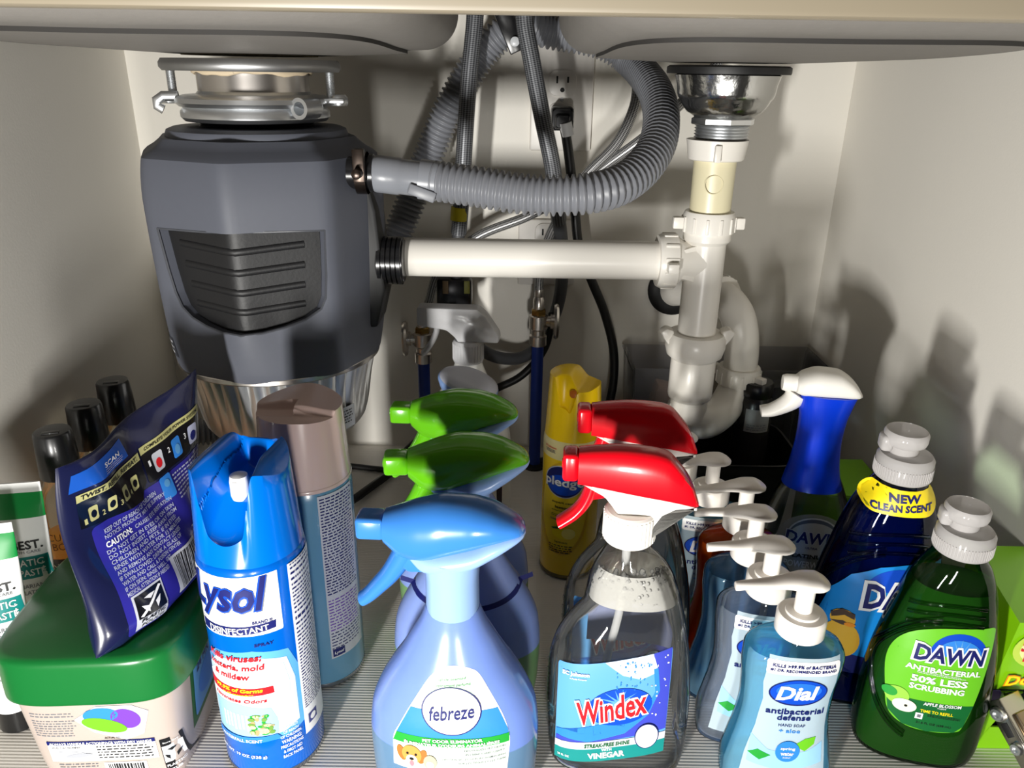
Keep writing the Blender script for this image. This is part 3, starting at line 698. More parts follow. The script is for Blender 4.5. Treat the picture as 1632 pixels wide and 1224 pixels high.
def section_loft(secs, seg=24, n=2.0):
    """rings across x: (x, z top, z bottom, half width)"""
    rings = []
    for x, zt, zb, w in secs:
        c, h = (zt + zb) / 2, (zt - zb) / 2; r = []
        for j in range(seg):
            t = 2 * pi * j / seg; sx, sy = cos(t), sin(t)
            r.append((x, w * math.copysign(abs(sx) ** (2 / n), sx), c + h * math.copysign(abs(sy) ** (2 / n), sy)))
        rings.append(r)
    return rings
def smooth_secs(secs, k=6):
    xs = [s[0] for s in secs]; out = []
    for i in range(len(secs) - 1):
        for j in range(k):
            x = lerp(xs[i], xs[i + 1], j / k); out.append((x,) + tuple(interp(xs, [s[q] for s in secs], x) for q in (1, 2, 3)))
    return out + [secs[-1]]

# ---------------------------------------------------------------- pear shaped fabric sprayers
def fluid_plastic(name, empty_rgb, full_rgb, level, width=.0006):
    """milky bottle plastic; the fluid inside shows as a colour step at its level"""
    if name in MATS: return MATS[name]
    m = pbr(name, empty_rgb, rough=.22, sss=0.0, coat=.3); n = m.node_tree; bs = n.nodes['Principled BSDF']
    tc = n.nodes.new('ShaderNodeTexCoord'); sp = n.nodes.new('ShaderNodeSeparateXYZ'); mr = n.nodes.new('ShaderNodeMapRange')
    mr.inputs[1].default_value = level - width; mr.inputs[2].default_value = level + width
    mx = n.nodes.new('ShaderNodeMix'); mx.data_type = 'RGBA'; mx.inputs[6].default_value = (*lin(full_rgb), 1); mx.inputs[7].default_value = (*lin(empty_rgb), 1)
    n.links.new(tc.outputs['Object'], sp.inputs[0]); n.links.new(sp.outputs[2], mr.inputs[0]); n.links.new(mr.outputs[0], mx.inputs[0]); n.links.new(mx.outputs[2], bs.inputs['Base Color'])
    bs.inputs['Subsurface Weight'].default_value = .25; bs.inputs['Subsurface Radius'].default_value = (.012, .014, .02); bs.inputs['Subsurface Scale'].default_value = .4
    return m
PEAR = Body([(0, -.056, .056, .030, 2.4), (.006, -.0605, .0605, .0345, 2.4), (.03, -.0635, .0635, .037, 2.3), (.06, -.0645, .0645, .0375, 2.3), (.086, -.0622, .0622, .0365, 2.3), (.104, -.056, .056, .034, 2.2), (.121, -.047, .047, .031, 2.2), (.135, -.0385, .0385, .027, 2.1), (.150, -.0305, .0305, .0225, 2.0), (.163, -.0235, .0235, .019, 2.0), (.174, -.0195, .0195, .0172, 2.0)])
def fabric_sprayer(label, loc, rz, head, under, body, front=True, band=None, oval_head=False):
    t = thing('spray_bottle', label, 'spray bottle', loc, rz)
    mb = MB(); mb.loft(PEAR.rings(nz=44, seg=48, round0=.006)); mb.build('bottle', body, t, angle=60)
    mb = MB(); mb.lathe([(.0188, .172), (.0192, .176), (.0188, .200), (.0195, .210), (.0205, .2185)], 32); mb.build('neck', under, t, angle=60)
    mb = MB(); mb.loft(section_loft(smooth_secs([(-.030, .226, .216, .010), (-.018, .226, .205, .0165), (0, .23, .2065, .0205), (.016, .234, .212, .0212), (.03, .240, .2205, .0190), (.042, .2415, .2290, .0140), (.0495, .2405, .2345, .0070), (.0512, .2400, .2375, .003)], 5)))
    us = mb.build('under_shell', under, t, angle=60)
    mb = MB(); mb.loft(section_loft(smooth_secs([(-.046, .2495, .2265, .0125), (-.034, .2540, .2160, .0165), (-.02, .2590, .2135, .0195), (-.004, .2620, .2185, .0212), (.012, .2612, .2245, .0212), (.028, .2575, .2305, .0190), (.040, .2518, .2340, .0145), (.0465, .2478, .2358, .0105), (.0495, .2448, .2368, .0065), (.0508, .2420, .2385, .003)], 6), 28, 2.2))
    hd = mb.build('spray_head', head, t, angle=60)
    mb = MB(); mb.box((-.0555, 0, .2385), (.020, .0185, .0165), bev=.003, seg=3); mb.lathe([(.004, -.0662), (.004, -.064)], 14, Matrix.Rotation(R(90), 4, 'Y') @ T((-.2385, 0, 0))); mb.build('nozzle', head, t)
    mb = MB(); tp_ = spline([Vector(p) for p in ((-.030, 0, .224), (-.036, 0, .212), (-.044, 0, .199), (-.053, 0, .188), (-.060, 0, .180), (-.0655, 0, .1755))], .002); nn = len(tp_)
    mb.tube(tp_, lambda i: (lerp(.0090, .0048, i / nn), .0098 - .002 * i / nn), 16); mb.build('trigger', head, t, angle=60)
    mb = MB(); mb.prism([(-.040, .224), (-.012, .222), (-.017, .205), (-.030, .2045), (-.039, .212)], -.0085, .0085, .003); mb.build('trigger_web', head, t)
    pr = Print(PEAR, .006, (lambda x, z: (x * .84 + .003, .107 + (z - .0668) * .84)) if front else None)
    if front:
        pn = [(-.0535, -.03 + .03), (-.053, .030), (-.046, .048), (-.035, .07), (-.0225, .092), (-.014, .1015), (-.006, .106), (.004, .1068), (.014, .104), (.022, .098), (.033, .079), (.043, .058), (.048, .042), (.049, .028), (.047, .0)]
        pr.poly([pn[0]] + curvy([(x, z) for x, z in pn])[5:-9] + [pn[-1]], I_WHITE, 1)
        pr.poly([(-.029, .080), (-.0225, .0918), (-.014, .1012), (-.006, .1055), (.004, .1063), (.014, .1035), (.022, .0975), (.030, .083)], I_LGREEN, 2, 'panel')
        pr.poly([(-.0455, .0475), (-.0365, .066), (-.02, .066), (0, .064), (.02, .067), (.038, .067), (.047, .046), (.0487, .038), (-.0498, .038)], I_MBLUE, 2, 'panel')
        pr.poly([(-.0495, .0385), (-.053, .0285), (.0485, .0325), (.0482, .0415)], I_GREEN, 3, 'panel')
        pr.poly([(-.0528, .0282), (-.0525, .004), (.047, .004), (.0482, .0322)], pbr('ink_pale_mint', (222, 238, 222), rough=.4), 2, 'panel')
        pr.poly(oval(-.001, .0665, .0258, .0228), I_NAVY, 4, 'badge'); pr.poly(oval(-.001, .0668, .0246, .0218), I_WHITE, 5, 'badge')
        pr.text('febreze', .039, .0135, -.001, .066, I_NAVY, 7, .012, .25, .12)
        pr.text('lightly scented', .024, .0026, -.001, .0955, I_DGREEN, 4, .01, .1, .1); pr.text('légèrement parfumé', .030, .003, 0, .0905, I_DGREEN, 4, .01, .1, .08)
        pr.text('PET ODOR ELIMINATOR', .052, .0034, 0, .0378, I_WHITE, 6, .03, 0, .05); pr.text("ÉLIMINATEUR D'ODEURS ANIMALIÈRES", .083, .0038, -.001, .0336, I_WHITE, 6, .03, 0, .05)
        for k, w in enumerate(('NEUTRALIZES PET ODORS', 'IN FABRICS AND CARPET', 'NEUTRALISE LES ODEURS ANIMALIÈRES', 'SUR LES TISSUS ET LES TAPIS')):
            pr.text(w, (.036, .034, .055, .041)[k], .0022, (.028, .028, .0185, .0255)[k], .0285 - .0044 * k - (.001 if k > 1 else 0), I_GREY, 5, .02, .15, .06)
        dog(pr, -.036, .016, .0105); pr.poly(oval(-.0195, .0125, .006, .008, 18), pbr('ink_tabby', (176, 160, 140), rough=.5), 6, 'cat_picture'); pr.poly(oval(-.0195, .010, .0035, .004, 14), I_WHITE, 7, 'cat_picture')
    if band:
        bx = [-.057 + .114 * k / 40 for k in range(41)]; bz = lambda x: .1165 + .012 * (abs(x) / .057) ** 2.2
        pr.poly([(x, bz(x) - .0024) for x in bx] + [(x * .985, bz(x) + .0024) for x in reversed(bx)], I_NAVY, 1, 'band')
        if band == 2: dog(pr, -.049, .118, .010, 3)
    pr.done(t)
    return t
BODYB = fluid_plastic('periwinkle_fluid', (112, 138, 204), (94, 126, 156), .0665)
BODY2 = fluid_plastic('periwinkle_fluid_low', (136, 158, 218), (116, 156, 104), .062)
UNDER = pbr('pale_blue_plastic', (142, 174, 222), rough=.28, sss=.1)
HBLUE = pbr('sky_blue_plastic', (56, 122, 200), rough=.24, coat=.3); HGREEN = pbr('apple_green_plastic', (96, 178, 20), rough=.18, coat=.4)
fabric_sprayer('blue headed fabric spray bottle with dog label standing in front of two green headed ones', (-.040, .452, 0), R(-3), HBLUE, UNDER, BODYB)
fabric_sprayer('green headed spray bottle directly behind the blue headed spray bottle', (-.036, .549, 0), R(4), HGREEN, UNDER, BODY2, False, 1)
fabric_sprayer('green headed spray bottle second behind the blue headed one, in front of white sprayer', (-.045, .640, 0), R(-2), HGREEN, UNDER, BODY2, False, 2)

# slanted oval cap bottle between the green heads and the white sprayer
t = thing('air_freshener', 'bottle with a tilted oval pale grey and blue cap in front of the white sprayer', 'bottle', (-.046, .745, 0), R(8))
mb = MB(); BB = Body([(0, -.028, .028, .022, 2.2), (.02, -.032, .032, .025, 2.2), (.12, -.03, .03, .024, 2.2), (.17, -.022, .022, .02, 2), (.20, -.015, .015, .015, 2)]); mb.loft(BB.rings(nz=24, seg=32)); mb.build('bottle', pbr('white_gloss', (226, 226, 230), rough=.25), t, angle=60)
Mx = T((0, 0, .225)) @ Matrix.Rotation(R(17), 4, 'Y') @ Matrix.Rotation(R(16), 4, 'X')
mb = MB(); mb.lathe([(.012, -.028), (.020, -.018), (.0285, -.008), (.0325, -.001), (.033, .002), (.0315, .004)], 40, Mx @ Matrix.Diagonal((1, .72, 1, 1)), cap1=False); mb.build('cap_skirt', pbr('dusk_blue', (120, 148, 196), rough=.3), t, angle=60)
mb = MB(); mb.lathe([(.0322, .0025), (.0315, .0052), (.028, .0075), (.018, .0095), (.006, .0102)], 40, Mx @ Matrix.Diagonal((1, .72, 1, 1)), cap0=False); mb.build('cap_top', pbr('dove_grey', (176, 178, 190), rough=.35), t, angle=60)

# ---------------------------------------------------------------- trigger cleaners with faceted clear bottles
CLEARB = film('clear_bottle', (253, 253, 252), .7, .03)
CLEARL = liquid('clear_fluid', (252, 252, 252), .015, .3)
WIN = Body([(0, -.052, .047, .028, 3), (.004, -.057, .051, .032, 3), (.03, -.060, .0535, .034, 3), (.066, -.0615, .053, .034, 3), (.09, -.061, .051, .033, 3), (.108, -.0575, .049, .032, 2.9), (.123, -.0515, .0465, .030, 2.8), (.137, -.043, .0435, .0275, 2.6), (.148, -.0365, .041, .0255, 2.4), (.16, -.0345, .0375, .0235, 2.3), (.169, -.0335, .0345, .0225, 2.2), (.18, -.031, .030, .021, 2.1), (.192, -.026, .022, .019, 2), (.202, -.0215, .0125, .0165, 2), (.214, -.0205, .0105, .0155, 2)])
RED = pbr('red_plastic', (222, 10, 28), rough=.24, coat=.3); WHP = pbr('white_plastic', (238, 235, 228), rough=.28)
def trigger_cleaner(label, loc, rz, full, foam):
    t = thing('spray_bottle', label, 'spray bottle', loc, rz)
    mb = MB(); mb.loft(WIN.rings(nz=48, seg=48, round0=.006)); bo = mb.build('bottle', CLEARB, t, angle=60)
    mb = MB(); mb.loft(WIN.rings(z0=.003, z1=full, nz=30, seg=48, ins=.0016, round0=.005)); mb.build('liquid', CLEARL, t, angle=60)
    # moulded grip notches on the shoulder side
    mb = MB()
    for k in range(9):
        z = .028 + .0105 * k; a, b_, n, cx = WIN.at(z); M = T((cx - a + .0008, 0, z)) @ Matrix.Rotation(R(12), 4, 'Y'); mb.lathe([(.0002, -.0042), (.0022, 0), (.0002, .0042)], 6, M)
    mb.build('grip_notches', CLEARB, t)
    if foam:
        mb = MB(); mb.loft(WIN.rings(z0=full + .0005, z1=full + .028, nz=10, seg=40, ins=.0022)); mb.build('foam', film('foam_haze', (236, 236, 232), .4, .25, .42, (244, 242, 236), (420, .9)), t, angle=60)
        bub = MB(); rnd = random.Random(3)
        for k in range(260):
            z = full + .003 + .024 * rnd.random() ** .7 + (.007 * rnd.random() if k % 3 == 0 else 0); a, b_, n, cx = WIN.at(z); th = rnd.uniform(-1.45, 1.45); rr = rnd.uniform(.0012, .0028)
            bub.lathe([(.0002, -1), (.7, -.7), (1, 0), (.7, .7), (.0002, 1)], 8, T((cx + (a - .004) * sin(th), -(b_ - .004) * cos(th), z)) @ Matrix.Scale(rr, 4))
        bo_ = bub.build('foam_bubbles', film('bubble_skin', (250, 250, 250), .9, .02, .06), t, angle=180); bo_['kind'] = 'stuff'
    mb = MB(); mb.tube(spline([Vector((-.006, 0, .214)), Vector((-.007, 0, .15)), Vector((-.015, 0, .09)), Vector((-.022, .005, .012))], .006), .0032, 12); mb.build('dip_tube', film('tube_plastic', (230, 230, 228), .5, .2, .28), t)
    mb = MB(); M = T((-.0055, 0, 0)); mb.lathe([(.0182, .2095), (.0190, .2105), (.0190, .2330), (.0175, .2345)], 36, M)
    for k in range(36): a = 2 * pi * k / 36; mb.box((0, 0, .2215), (.0012, .0012, .020), M @ Matrix.Rotation(a, 4, 'Z') @ T((0, -.0191, 0)))
    mb.build('collar', WHP, t)
    mb = MB(); mb.prism([(-.044, .2575), (-.034, .2565), (.012, .2500), (.0405, .2435), (.041, .2405), (.026, .2385), (.018, .2335), (.0135, .2255), (.0115, .2140), (.0080, .2140), (.0065, .2330), (-.016, .2335), (-.019, .2385), (-.026, .2475)], -.0105, .0105, .0028); mb.build('under_shell', WHP, t)
    rs = []
    for x, zt, zb, w in smooth_secs([(-.0455, .2805, .2575, .0100), (-.034, .2822, .2562, .0108), (-.012, .2838, .2530, .0120), (.006, .2828, .2503, .0125), (.018, .2798, .2485, .0125), (.028, .2700, .2465, .0120), (.036, .2590, .2448, .0110), (.0412, .2465, .2432, .0085)], 4):
        rs.append([(x, y * w, lerp(zb, zt, q)) for y, q in ((-.96, 0), (-1, .1), (-.98, .55), (-.88, .86), (-.66, .97), (-.4, 1), (.4, 1), (.66, .97), (.88, .86), (.98, .55), (1, .1), (.96, 0))])
    mb = MB(); mb.loft(rs); mb.build('spray_head', RED, t, angle=42)
    mb = MB(); mb.box((-.0510, 0, .2690), (.0115, .0190, .0215), bev=.003, seg=3); mb.lathe([(.0035, 0), (.0035, .001)], 14, T((-.0572, 0, .269)) @ Matrix.Rotation(R(90), 4, 'Y')); mb.build('nozzle', RED, t)
    mb = MB(); tp_ = spline([Vector(p) for p in ((-.034, 0, .2570), (-.0365, 0, .246), (-.0405, 0, .2365), (-.0465, 0, .2285), (-.0535, 0, .2225), (-.0575, 0, .2195))], .002); nn = len(tp_)
    mb.tube(tp_, lambda i: (lerp(.0052, .0040, i / nn), .0085), 14); mb.prism([(-.037, .2525), (-.021, .2515), (-.020, .246), (-.035, .2425)], -.006, .006, .001); mb.build('trigger', RED, t, angle=60)
    pr = Print(WIN, .006, lambda x, z: (x * .93 - .009, .012 + (z - .13 * (x + .045) - .010) * 1.29 + .27 * (x * .93 + .044)))
    tilt = lambda x, z: z + (x + .045) * .13
    G = lambda x, z: (x, tilt(x, z))
    pr.poly([G(x, z) for x, z in rrect(-.0475, .0440, .010, .0845, .002)], I_SKY, 1)
    pr.poly([G(x, z) for x, z in [(-.047, .030), (-.02, .026), (.01, .030), (.028, .042), (.036, .058), (.033, .074), (.028, .0845), (.0435, .0845), (.0438, .028), (-.047, .0245)]], pbr('ink_violet_blue', (62, 72, 184), rough=.35), 2, 'panel')
    pr.poly([G(x, z) for x, z in [(-.047, .0305), (-.02, .0265), (.01, .0305), (.028, .0425), (.036, .0585), (.033, .0745), (.0295, .0745), (.0322, .058), (.0245, .0445), (.008, .0345), (-.02, .031), (-.047, .0355)]], I_MBLUE, 3, 'panel')
    pr.poly([G(x, z) for x, z in [(-.01, .0845), (.0285, .0845), (.0335, .072), (.02, .069), (.005, .074)]], pbr('ink_mist', (206, 222, 240), rough=.4), 2, 'panel')
    pr.poly([G(x, z) for x, z in rrect(-.0475, .044, .0205, .0262)], I_LGREY, 4, 'panel'); pr.poly([G(x, z) for x, z in rrect(-.0475, .044, .010, .0205)], I_TEAL, 4, 'panel')
    pr.poly(oval(.004, tilt(.004, .0515), .0265, .0135, 36, .13), I_BLUE, 4, 'badge')
    for k in range(14):
        a = 2 * pi * k / 14; c_ = (.004, tilt(.004, .054)); pr.poly([(c_[0] + .002 * cos(a + .5), c_[1] + .002 * sin(a + .5)), (c_[0] + .021 * cos(a), c_[1] + .0105 * sin(a)), (c_[0] + .002 * cos(a - .5), c_[1] + .002 * sin(a - .5))], I_SKY, 5, 'badge')
    pr.text('Windex', .060, .0205, -.002, .0570, I_WHITE, 6, .075, .1, .2); pr.text('Windex', .057, .0180, -.002, .0570, I_RED, 8, .022, .1, .2)
    pr.text('SC Johnson', .022, .0034, -.033, tilt(-.033, .078), I_WHITE, 5, .04, 0, .05); pr.text('A Family Company', .014, .0014, -.031, tilt(-.031, .0748), I_WHITE, 5, .02, 0, .05)
    pr.text('STREAK-FREE SHINE', .038, .0030, -.004, tilt(-.004, .0233), I_DGREEN, 6, .03, .15, .13); pr.text('WITH', .0085, .0022, -.004, tilt(-.004, .0195), I_WHITE, 6, .03, 0, .13); pr.text('VINEGAR', .031, .0048, -.004, tilt(-.004, .0150), I_WHITE, 6, .04, 0, .13)
    pr.poly(oval(.0285, tilt(.0285, .026), .0100, .0100, 28), I_NAVY, 6, 'stamp'); pr.poly(oval(.0285, tilt(.0285, .026), .0092, .0092, 28), I_WHITE, 7, 'stamp')
    pr.text('28 FL OZ', .010, .0018, -.040, tilt(-.040, .0145), I_WHITE, 6, .02, 0, .05)
    rnd = random.Random(5)
    for k in range(60):
        x = rnd.uniform(.0, .041); z = rnd.uniform(.062, .083) if x < .03 else rnd.uniform(.035, .083); pr.poly(oval(x, tilt(x, z), rnd.uniform(.0003, .0009), rnd.uniform(.0003, .0009), 6), I_WHITE if x > .028 else I_MBLUE, 4, 'bubbles')
    pr.done(t)
    # back of the label seen through the bottle
    if foam:
        class Back:
            def pt(s, u, v, off):
                x, y, z = WIN.pt(u, v, off); return (x, -y, z)
        pb = Print(Back(), .006); pb.poly(rrect(-.030, .040, .085, .128), pbr('ink_label_back', (150, 158, 196), rough=.5), 1, 'back_label'); pb.text('Windex', .058, .016, .006, .108, pbr('ink_red_dull', (190, 60, 80), rough=.5), 2, .03, .1, .2); pb.done(t)
    return t
trigger_cleaner('red headed clear window cleaner bottle with foam, in front of its twin', (.094, .487, 0), R(-4), .158, True)
trigger_cleaner('red headed clear window cleaner bottle standing behind the foamy one', (.1105, .568, 0), R(-2), .10, False)

# white trigger bottle at the back
t = thing('spray_bottle', 'white bottle with a translucent white trigger head standing at the back', 'spray bottle', (-.052, .85, 0), R(-5))
WB = Body([(0, -.052, .048, .03, 2.6), (.01, -.056, .052, .034, 2.6), (.10, -.056, .052, .034, 2.5), (.14, -.050, .046, .032, 2.4), (.17, -.036, .034, .026, 2.2), (.195, -.020, .022, .019, 2), (.212, -.0155, .0155, .0155, 2)])
mb = MB(); mb.loft(WB.rings(nz=40, seg=40, round0=.005)); mb.build('bottle', pbr('white_bottle', (236, 236, 232), rough=.3), t, angle=60)
HAZE = film('haze_plastic', (226, 226, 228), .6, .15, .60, (240, 240, 242))
mb = MB(); mb.lathe([(.0172, .212), (.0178, .214), (.0178, .236), (.016, .2385)], 30)
for k in range(30): mb.box((0, 0, .225), (.0012, .0012, .02), Matrix.Rotation(2 * pi * k / 30, 4, 'Z') @ T((0, -.0178, 0)))
mb.build('collar', HAZE, t)
mb = MB(); mb.prism([(-.058, .278), (.012, .2785), (.022, .270), (.037, .2475), (.037, .2385), (.012, .2385), (-.010, .2365), (-.014, .243), (-.024, .2515), (-.058, .2555)], -.0115, .0115, .003); mb.build('spray_head', HAZE, t)
mb = MB(); mb.box((0, 0, .251), (.016, .012, .034), bev=.003); mb.build('pump', HAZE, t)
mb = MB(); tp_ = spline([Vector(p) for p in ((-.036, 0, .256), (-.0375, 0, .246), (-.042, 0, .235), (-.049, 0, .224), (-.0535, 0, .219))], .002); mb.tube(tp_, lambda i: (.0035, .0075), 12); mb.build('trigger', HAZE, t, angle=60)
pr = Print(WB, .008); pr.poly(rrect(-.044, .044, .030, .112, .003), pbr('label_dark', (60, 48, 58), rough=.4), 1); pr.text('g', .014, .018, -.032, .090, I_WHITE, 3, .02); pr.done(t)

# ---------------------------------------------------------------- pump soap bottles
PUMPM = pbr('pump_white', (240, 234, 226), rough=.3)
SOAP = Body([(0, -.0385, .0385, .0185, 3), (.005, -.0425, .0415, .0212, 3), (.02, -.0435, .0415, .0222, 3), (.04, -.0405, .0385, .0215, 2.9), (.06, -.037, .0345, .0205, 2.8), (.08, -.0352, .0322, .0198, 2.8), (.10, -.0362, .0325, .0205, 2.8), (.118, -.0378, .0345, .0212, 2.8), (.130, -.0378, .0352, .0212, 2.7), (.137, -.0352, .033, .0198, 2.5), (.1415, -.028, .027, .0178, 2.2), (.1450, -.0185, .0185, .0165, 2), (.151, -.0155, .0155, .0155, 2)])
def soap(label, loc, rz, fl, tint, lab, head_rz=0.0):
    t = thing('soap_dispenser', label, 'soap bottle', loc, rz, 'white pump soap bottles')
    mb = MB(); mb.loft(SOAP.rings(nz=48, seg=44, round0=.005)); mb.build('bottle', tint, t, angle=60)
    mb = MB(); mb.loft(SOAP.rings(z0=.003, z1=.134, nz=40, seg=44, ins=.0015, round0=.004)); mb.build('liquid', fl, t, angle=60)
    mb = MB(); mb.tube([Vector((0, 0, .147)), Vector((-.004, 0, .01))], .0028, 10); mb.build('dip_tube', film('tube_plastic', (230, 230, 228)), t)
    mb = MB(); mb.lathe([(.0172, .1470), (.0180, .1480), (.0180, .1615), (.0168, .1635), (.0125, .1640), (.0120, .1655), (.0095, .1662), (.0072, .1662)], 36); mb.build('collar', PUMPM, t)
    mb = MB(); mb.lathe([(.0066, .166), (.0066, .187)], 20); mb.build('stem', PUMPM, t)
    mb = MB(); mb.loft(section_loft(smooth_secs([(-.0520, .1870, .1835, .0030), (-.0515, .1882, .1822, .0036), (-.040, .1898, .1848, .0048), (-.026, .1915, .1862, .0062), (-.013, .1945, .1865, .0085), (-.002, .1958, .1862, .0115), (.006, .1955, .1866, .0118), (.0125, .1930, .1880, .0085), (.0152, .1910, .1895, .003)], 4), 20, 2.4), M=Matrix.Rotation(head_rz, 4, 'Z'))
    mb.build('pump_head', PUMPM, t, angle=60)
    pr = Print(SOAP, .005, lambda x, z: (x, min(.1385, .107 + (z - .0935) * 1.08)))
    if lab:
        wq = film('label_frost', (236, 244, 248), .3, .1, .55, (214, 232, 240))
        pr.poly([(-.024, .122), (-.026, .10), (-.024, .085), (-.026, .06), (-.031, .035), (-.034, .010), (.033, .010), (.030, .035), (.0265, .06), (.0255, .085), (.0275, .10), (.0275, .122)], wq, 1)
        pr.poly(rrect(-.0255, .0275, .1085, .1195, .002), I_WHITE, 2, 'panel')
        pr.text('KILLS >99.9% of BACTERIA', .046, .0025, .001, .1160, I_NAVY, 4, .03, .1); pr.text('#1 DR. RECOMMENDED BRAND', .048, .0025, .001, .1122, I_NAVY, 4, .03)
        pr.poly(oval(0, .0935, .0215, .0118, 32, .04), I_NAVY, 3, 'badge'); pr.poly(oval(0, .0940, .0205, .0108, 32, .04), I_BLUE, 4, 'badge'); pr.poly(oval(0, .0955, .0165, .0072, 28, .04), pbr('ink_bright_blue', (40, 110, 226), rough=.35), 5, 'badge')
        pr.text('Dial', .031, .0125, -.001, .0938, I_WHITE, 7, .035, .22, .06)
        pr.text('antibacterial', .043, .0052, .0005, .0762, I_NAVY, 4, .022, 0, .02); pr.text('defense', .025, .0050, .0005, .0705, I_NAVY, 4, .022, 0, .02)
        pr.text('HAND SOAP', .020, .0024, 0, .0635, I_NAVY, 4, .01); pr.text('+ aloe', .016, .0032, -.001, .0585, I_MBLUE, 4, .015)
        pr.poly([(-.028, .052), (-.015, .041), (0, .038), (.015, .041), (.026, .048), (.028, .030), (0, .022), (-.029, .028)], pbr('ink_water', (150, 200, 232), rough=.35), 2, 'picture')
        pr.poly([(.004, .046), (.012, .052), (.020, .0535), (.0195, .047), (.013, .041)], I_LIME, 3, 'picture'); pr.poly([(-.029, .036), (-.022, .040), (-.012, .036), (-.02, .031)], I_GREEN, 3, 'picture')
        pr.poly(oval(0, .0405, .0092, .0092, 28), I_MBLUE, 5, 'badge'); pr.text('spring', .011, .0030, 0, .0432, I_WHITE, 7, .025); pr.text('water', .010, .0030, 0, .0388, I_WHITE, 7, .025); pr.text('SCENT', .006, .0012, 0, .0355, I_WHITE, 7, .01)
        pr.done(t)
    return t
AQ = film('aqua_wall', (236, 247, 251), .75, .03); CL = film('clear_wall', (240, 244, 248), .75, .03); AM = film('amber_wall', (244, 214, 176), .7, .03)
FA = liquid('aqua_soap', (176, 224, 240), .28); FC = liquid('clear_soap', (236, 240, 248), .10); FB = liquid('blue_soap', (160, 198, 222), .18); FO = liquid('amber_soap', (222, 120, 40), .35)
soap('aqua blue pump soap bottle with full label, frontmost of the row of pumps', (.2165, .462, 0), R(-3), FA, AQ, True, R(2))
soap('clear colourless pump soap bottle, second in the row of pumps', (.207, .508, 0), R(-8), FC, CL, True, R(4))
soap('dusky blue pump soap bottle between the clear one and the amber one', (.2075, .555, 0), R(-4), FB, AQ, False, R(-4))
soap('amber orange pump soap bottle, the only one with orange liquid', (.212, .601, 0), R(-2), FO, AM, False, R(4))
soap('pale blue pump soap bottle with white label right behind the amber one', (.1935, .6495, 0), R(-8), FA, AQ, True, R(10))
soap('pale pump soap bottle at the far end of the row, beside the drain trap', (.1725, .697, 0), R(-6), FC, CL, False, R(6))
# ---------------------------------------------------------------- aerosol cans
def heightcap(name, r0, r1, z0, hfun, mat, parent, rot=0.0, nr=22, nt=96):
    """moulded cap: round outside wall from z0 up to hfun(x, y); its top is the shaped surface itself"""
    mb = MB(); rings = []
    def P(r, t, z): return (r * sin(t), -r * cos(t), z)
    for k in range(9):
        q = k / 8; rings.append([P(lerp(r0, r1, q), 2 * pi * j / nt, lerp(z0, hfun(lerp(r0, r1, q) * sin(2 * pi * j / nt), -lerp(r0, r1, q) * cos(2 * pi * j / nt)), q)) for j in range(nt)])
    for k in range(1, nr):
        r = r1 * (1 - k / nr); rings.append([P(r, 2 * pi * j / nt, hfun(r * sin(2 * pi * j / nt), -r * cos(2 * pi * j / nt))) for j in range(nt)])
    mb.loft(rings); o = mb.build(name, mat, parent, angle=50); o.rotation_euler = (0, 0, rot); return o
def sstep(a, b, x):
    t = max(0, min(1, (x - a) / (b - a))); return t * t * (3 - 2 * t)
CANB = pbr('can_blue', (0, 92, 190), rough=.2, coat=.4); CAPB = pbr('cap_blue', (0, 106, 208), rough=.18, coat=.4)
RIM = pbr('can_rim', (170, 172, 176), rough=.25, metal=1)
t = thing('aerosol_can', 'bright blue disinfectant spray can with open blue cap and white nozzle', 'spray can', (-.1945, .4885, 0), R(-9))
mb = MB(); mb.lathe([(.034, 0), (.0385, .0015), (.0398, .004), (.0395, .007)], 64); mb.build('bottom_rim', RIM, t)
mb = MB(); mb.lathe([(.0390, .0065), (.0396, .009), (.0396, .196), (.0388, .201), (.036, .203)], 96); mb.build('can_body', CANB, t, angle=60)
def hb(x, y):
    rim = .2755 - 7.0 * max(0, abs(x) - .02) ** 2 * 8 - .004 * sstep(.0, .034, -y)
    w = lerp(.0135, .0175, sstep(.0, .032, -y)); d = sstep(w + .006, w - .005, abs(x))
    fl = lerp(.2475, .218, sstep(-.004, .034, -y)) + (0.010 * (abs(x) / w) ** 2 if abs(x) < w else 0)
    back = sstep(.026, .033, y)
    return lerp(rim, lerp(fl, .2700, back), d)
heightcap('cap', .0388, .0345, .197, hb, CAPB, t, 0.0, 60, 240)
mb = MB(); mb.lathe([(.0062, .240), (.0070, .243), (.0070, .254), (.0062, .2585), (.003, .260)], 24, T((0, -.004, 0))); mb.box((0, -.0105, .254), (.004, .002, .004), bev=.0006); mb.build('nozzle', WHP, t, angle=50)
CYL = Cyl(.0396); pr = Print(CYL, .005, lambda x, z: (x, interp([0, .014, .032, .07, .0855, .117, .1335, .136, .1565, .1735, .193], [.010, .026, .046, .077, .091, .123, .144, .1495, .174, .1955, .1958], z)))
r = .0396
pr.poly(rrect(-.040, .0365, .1335, .1735, .001), I_WHITE, 1)
pr.poly([(-.040, .1335), (-.038, .131), (.034, .1355), (.0365, .1345)], I_WHITE, 1, 'label')
pr.text('Lysol', .066, .029, -.0035, .1555, I_GREY, 3, .03, .3, .02); pr.text('Lysol', .066, .029, -.004, .1565, I_BLUE, 4, .05, .3, .02); pr.text('Lysol', .0645, .0275, -.004, .1567, I_NAVY, 5, .02, .3, .02)
pr.text('BRAND III', .014, .0022, .022, .1405, I_NAVY, 3, .02)
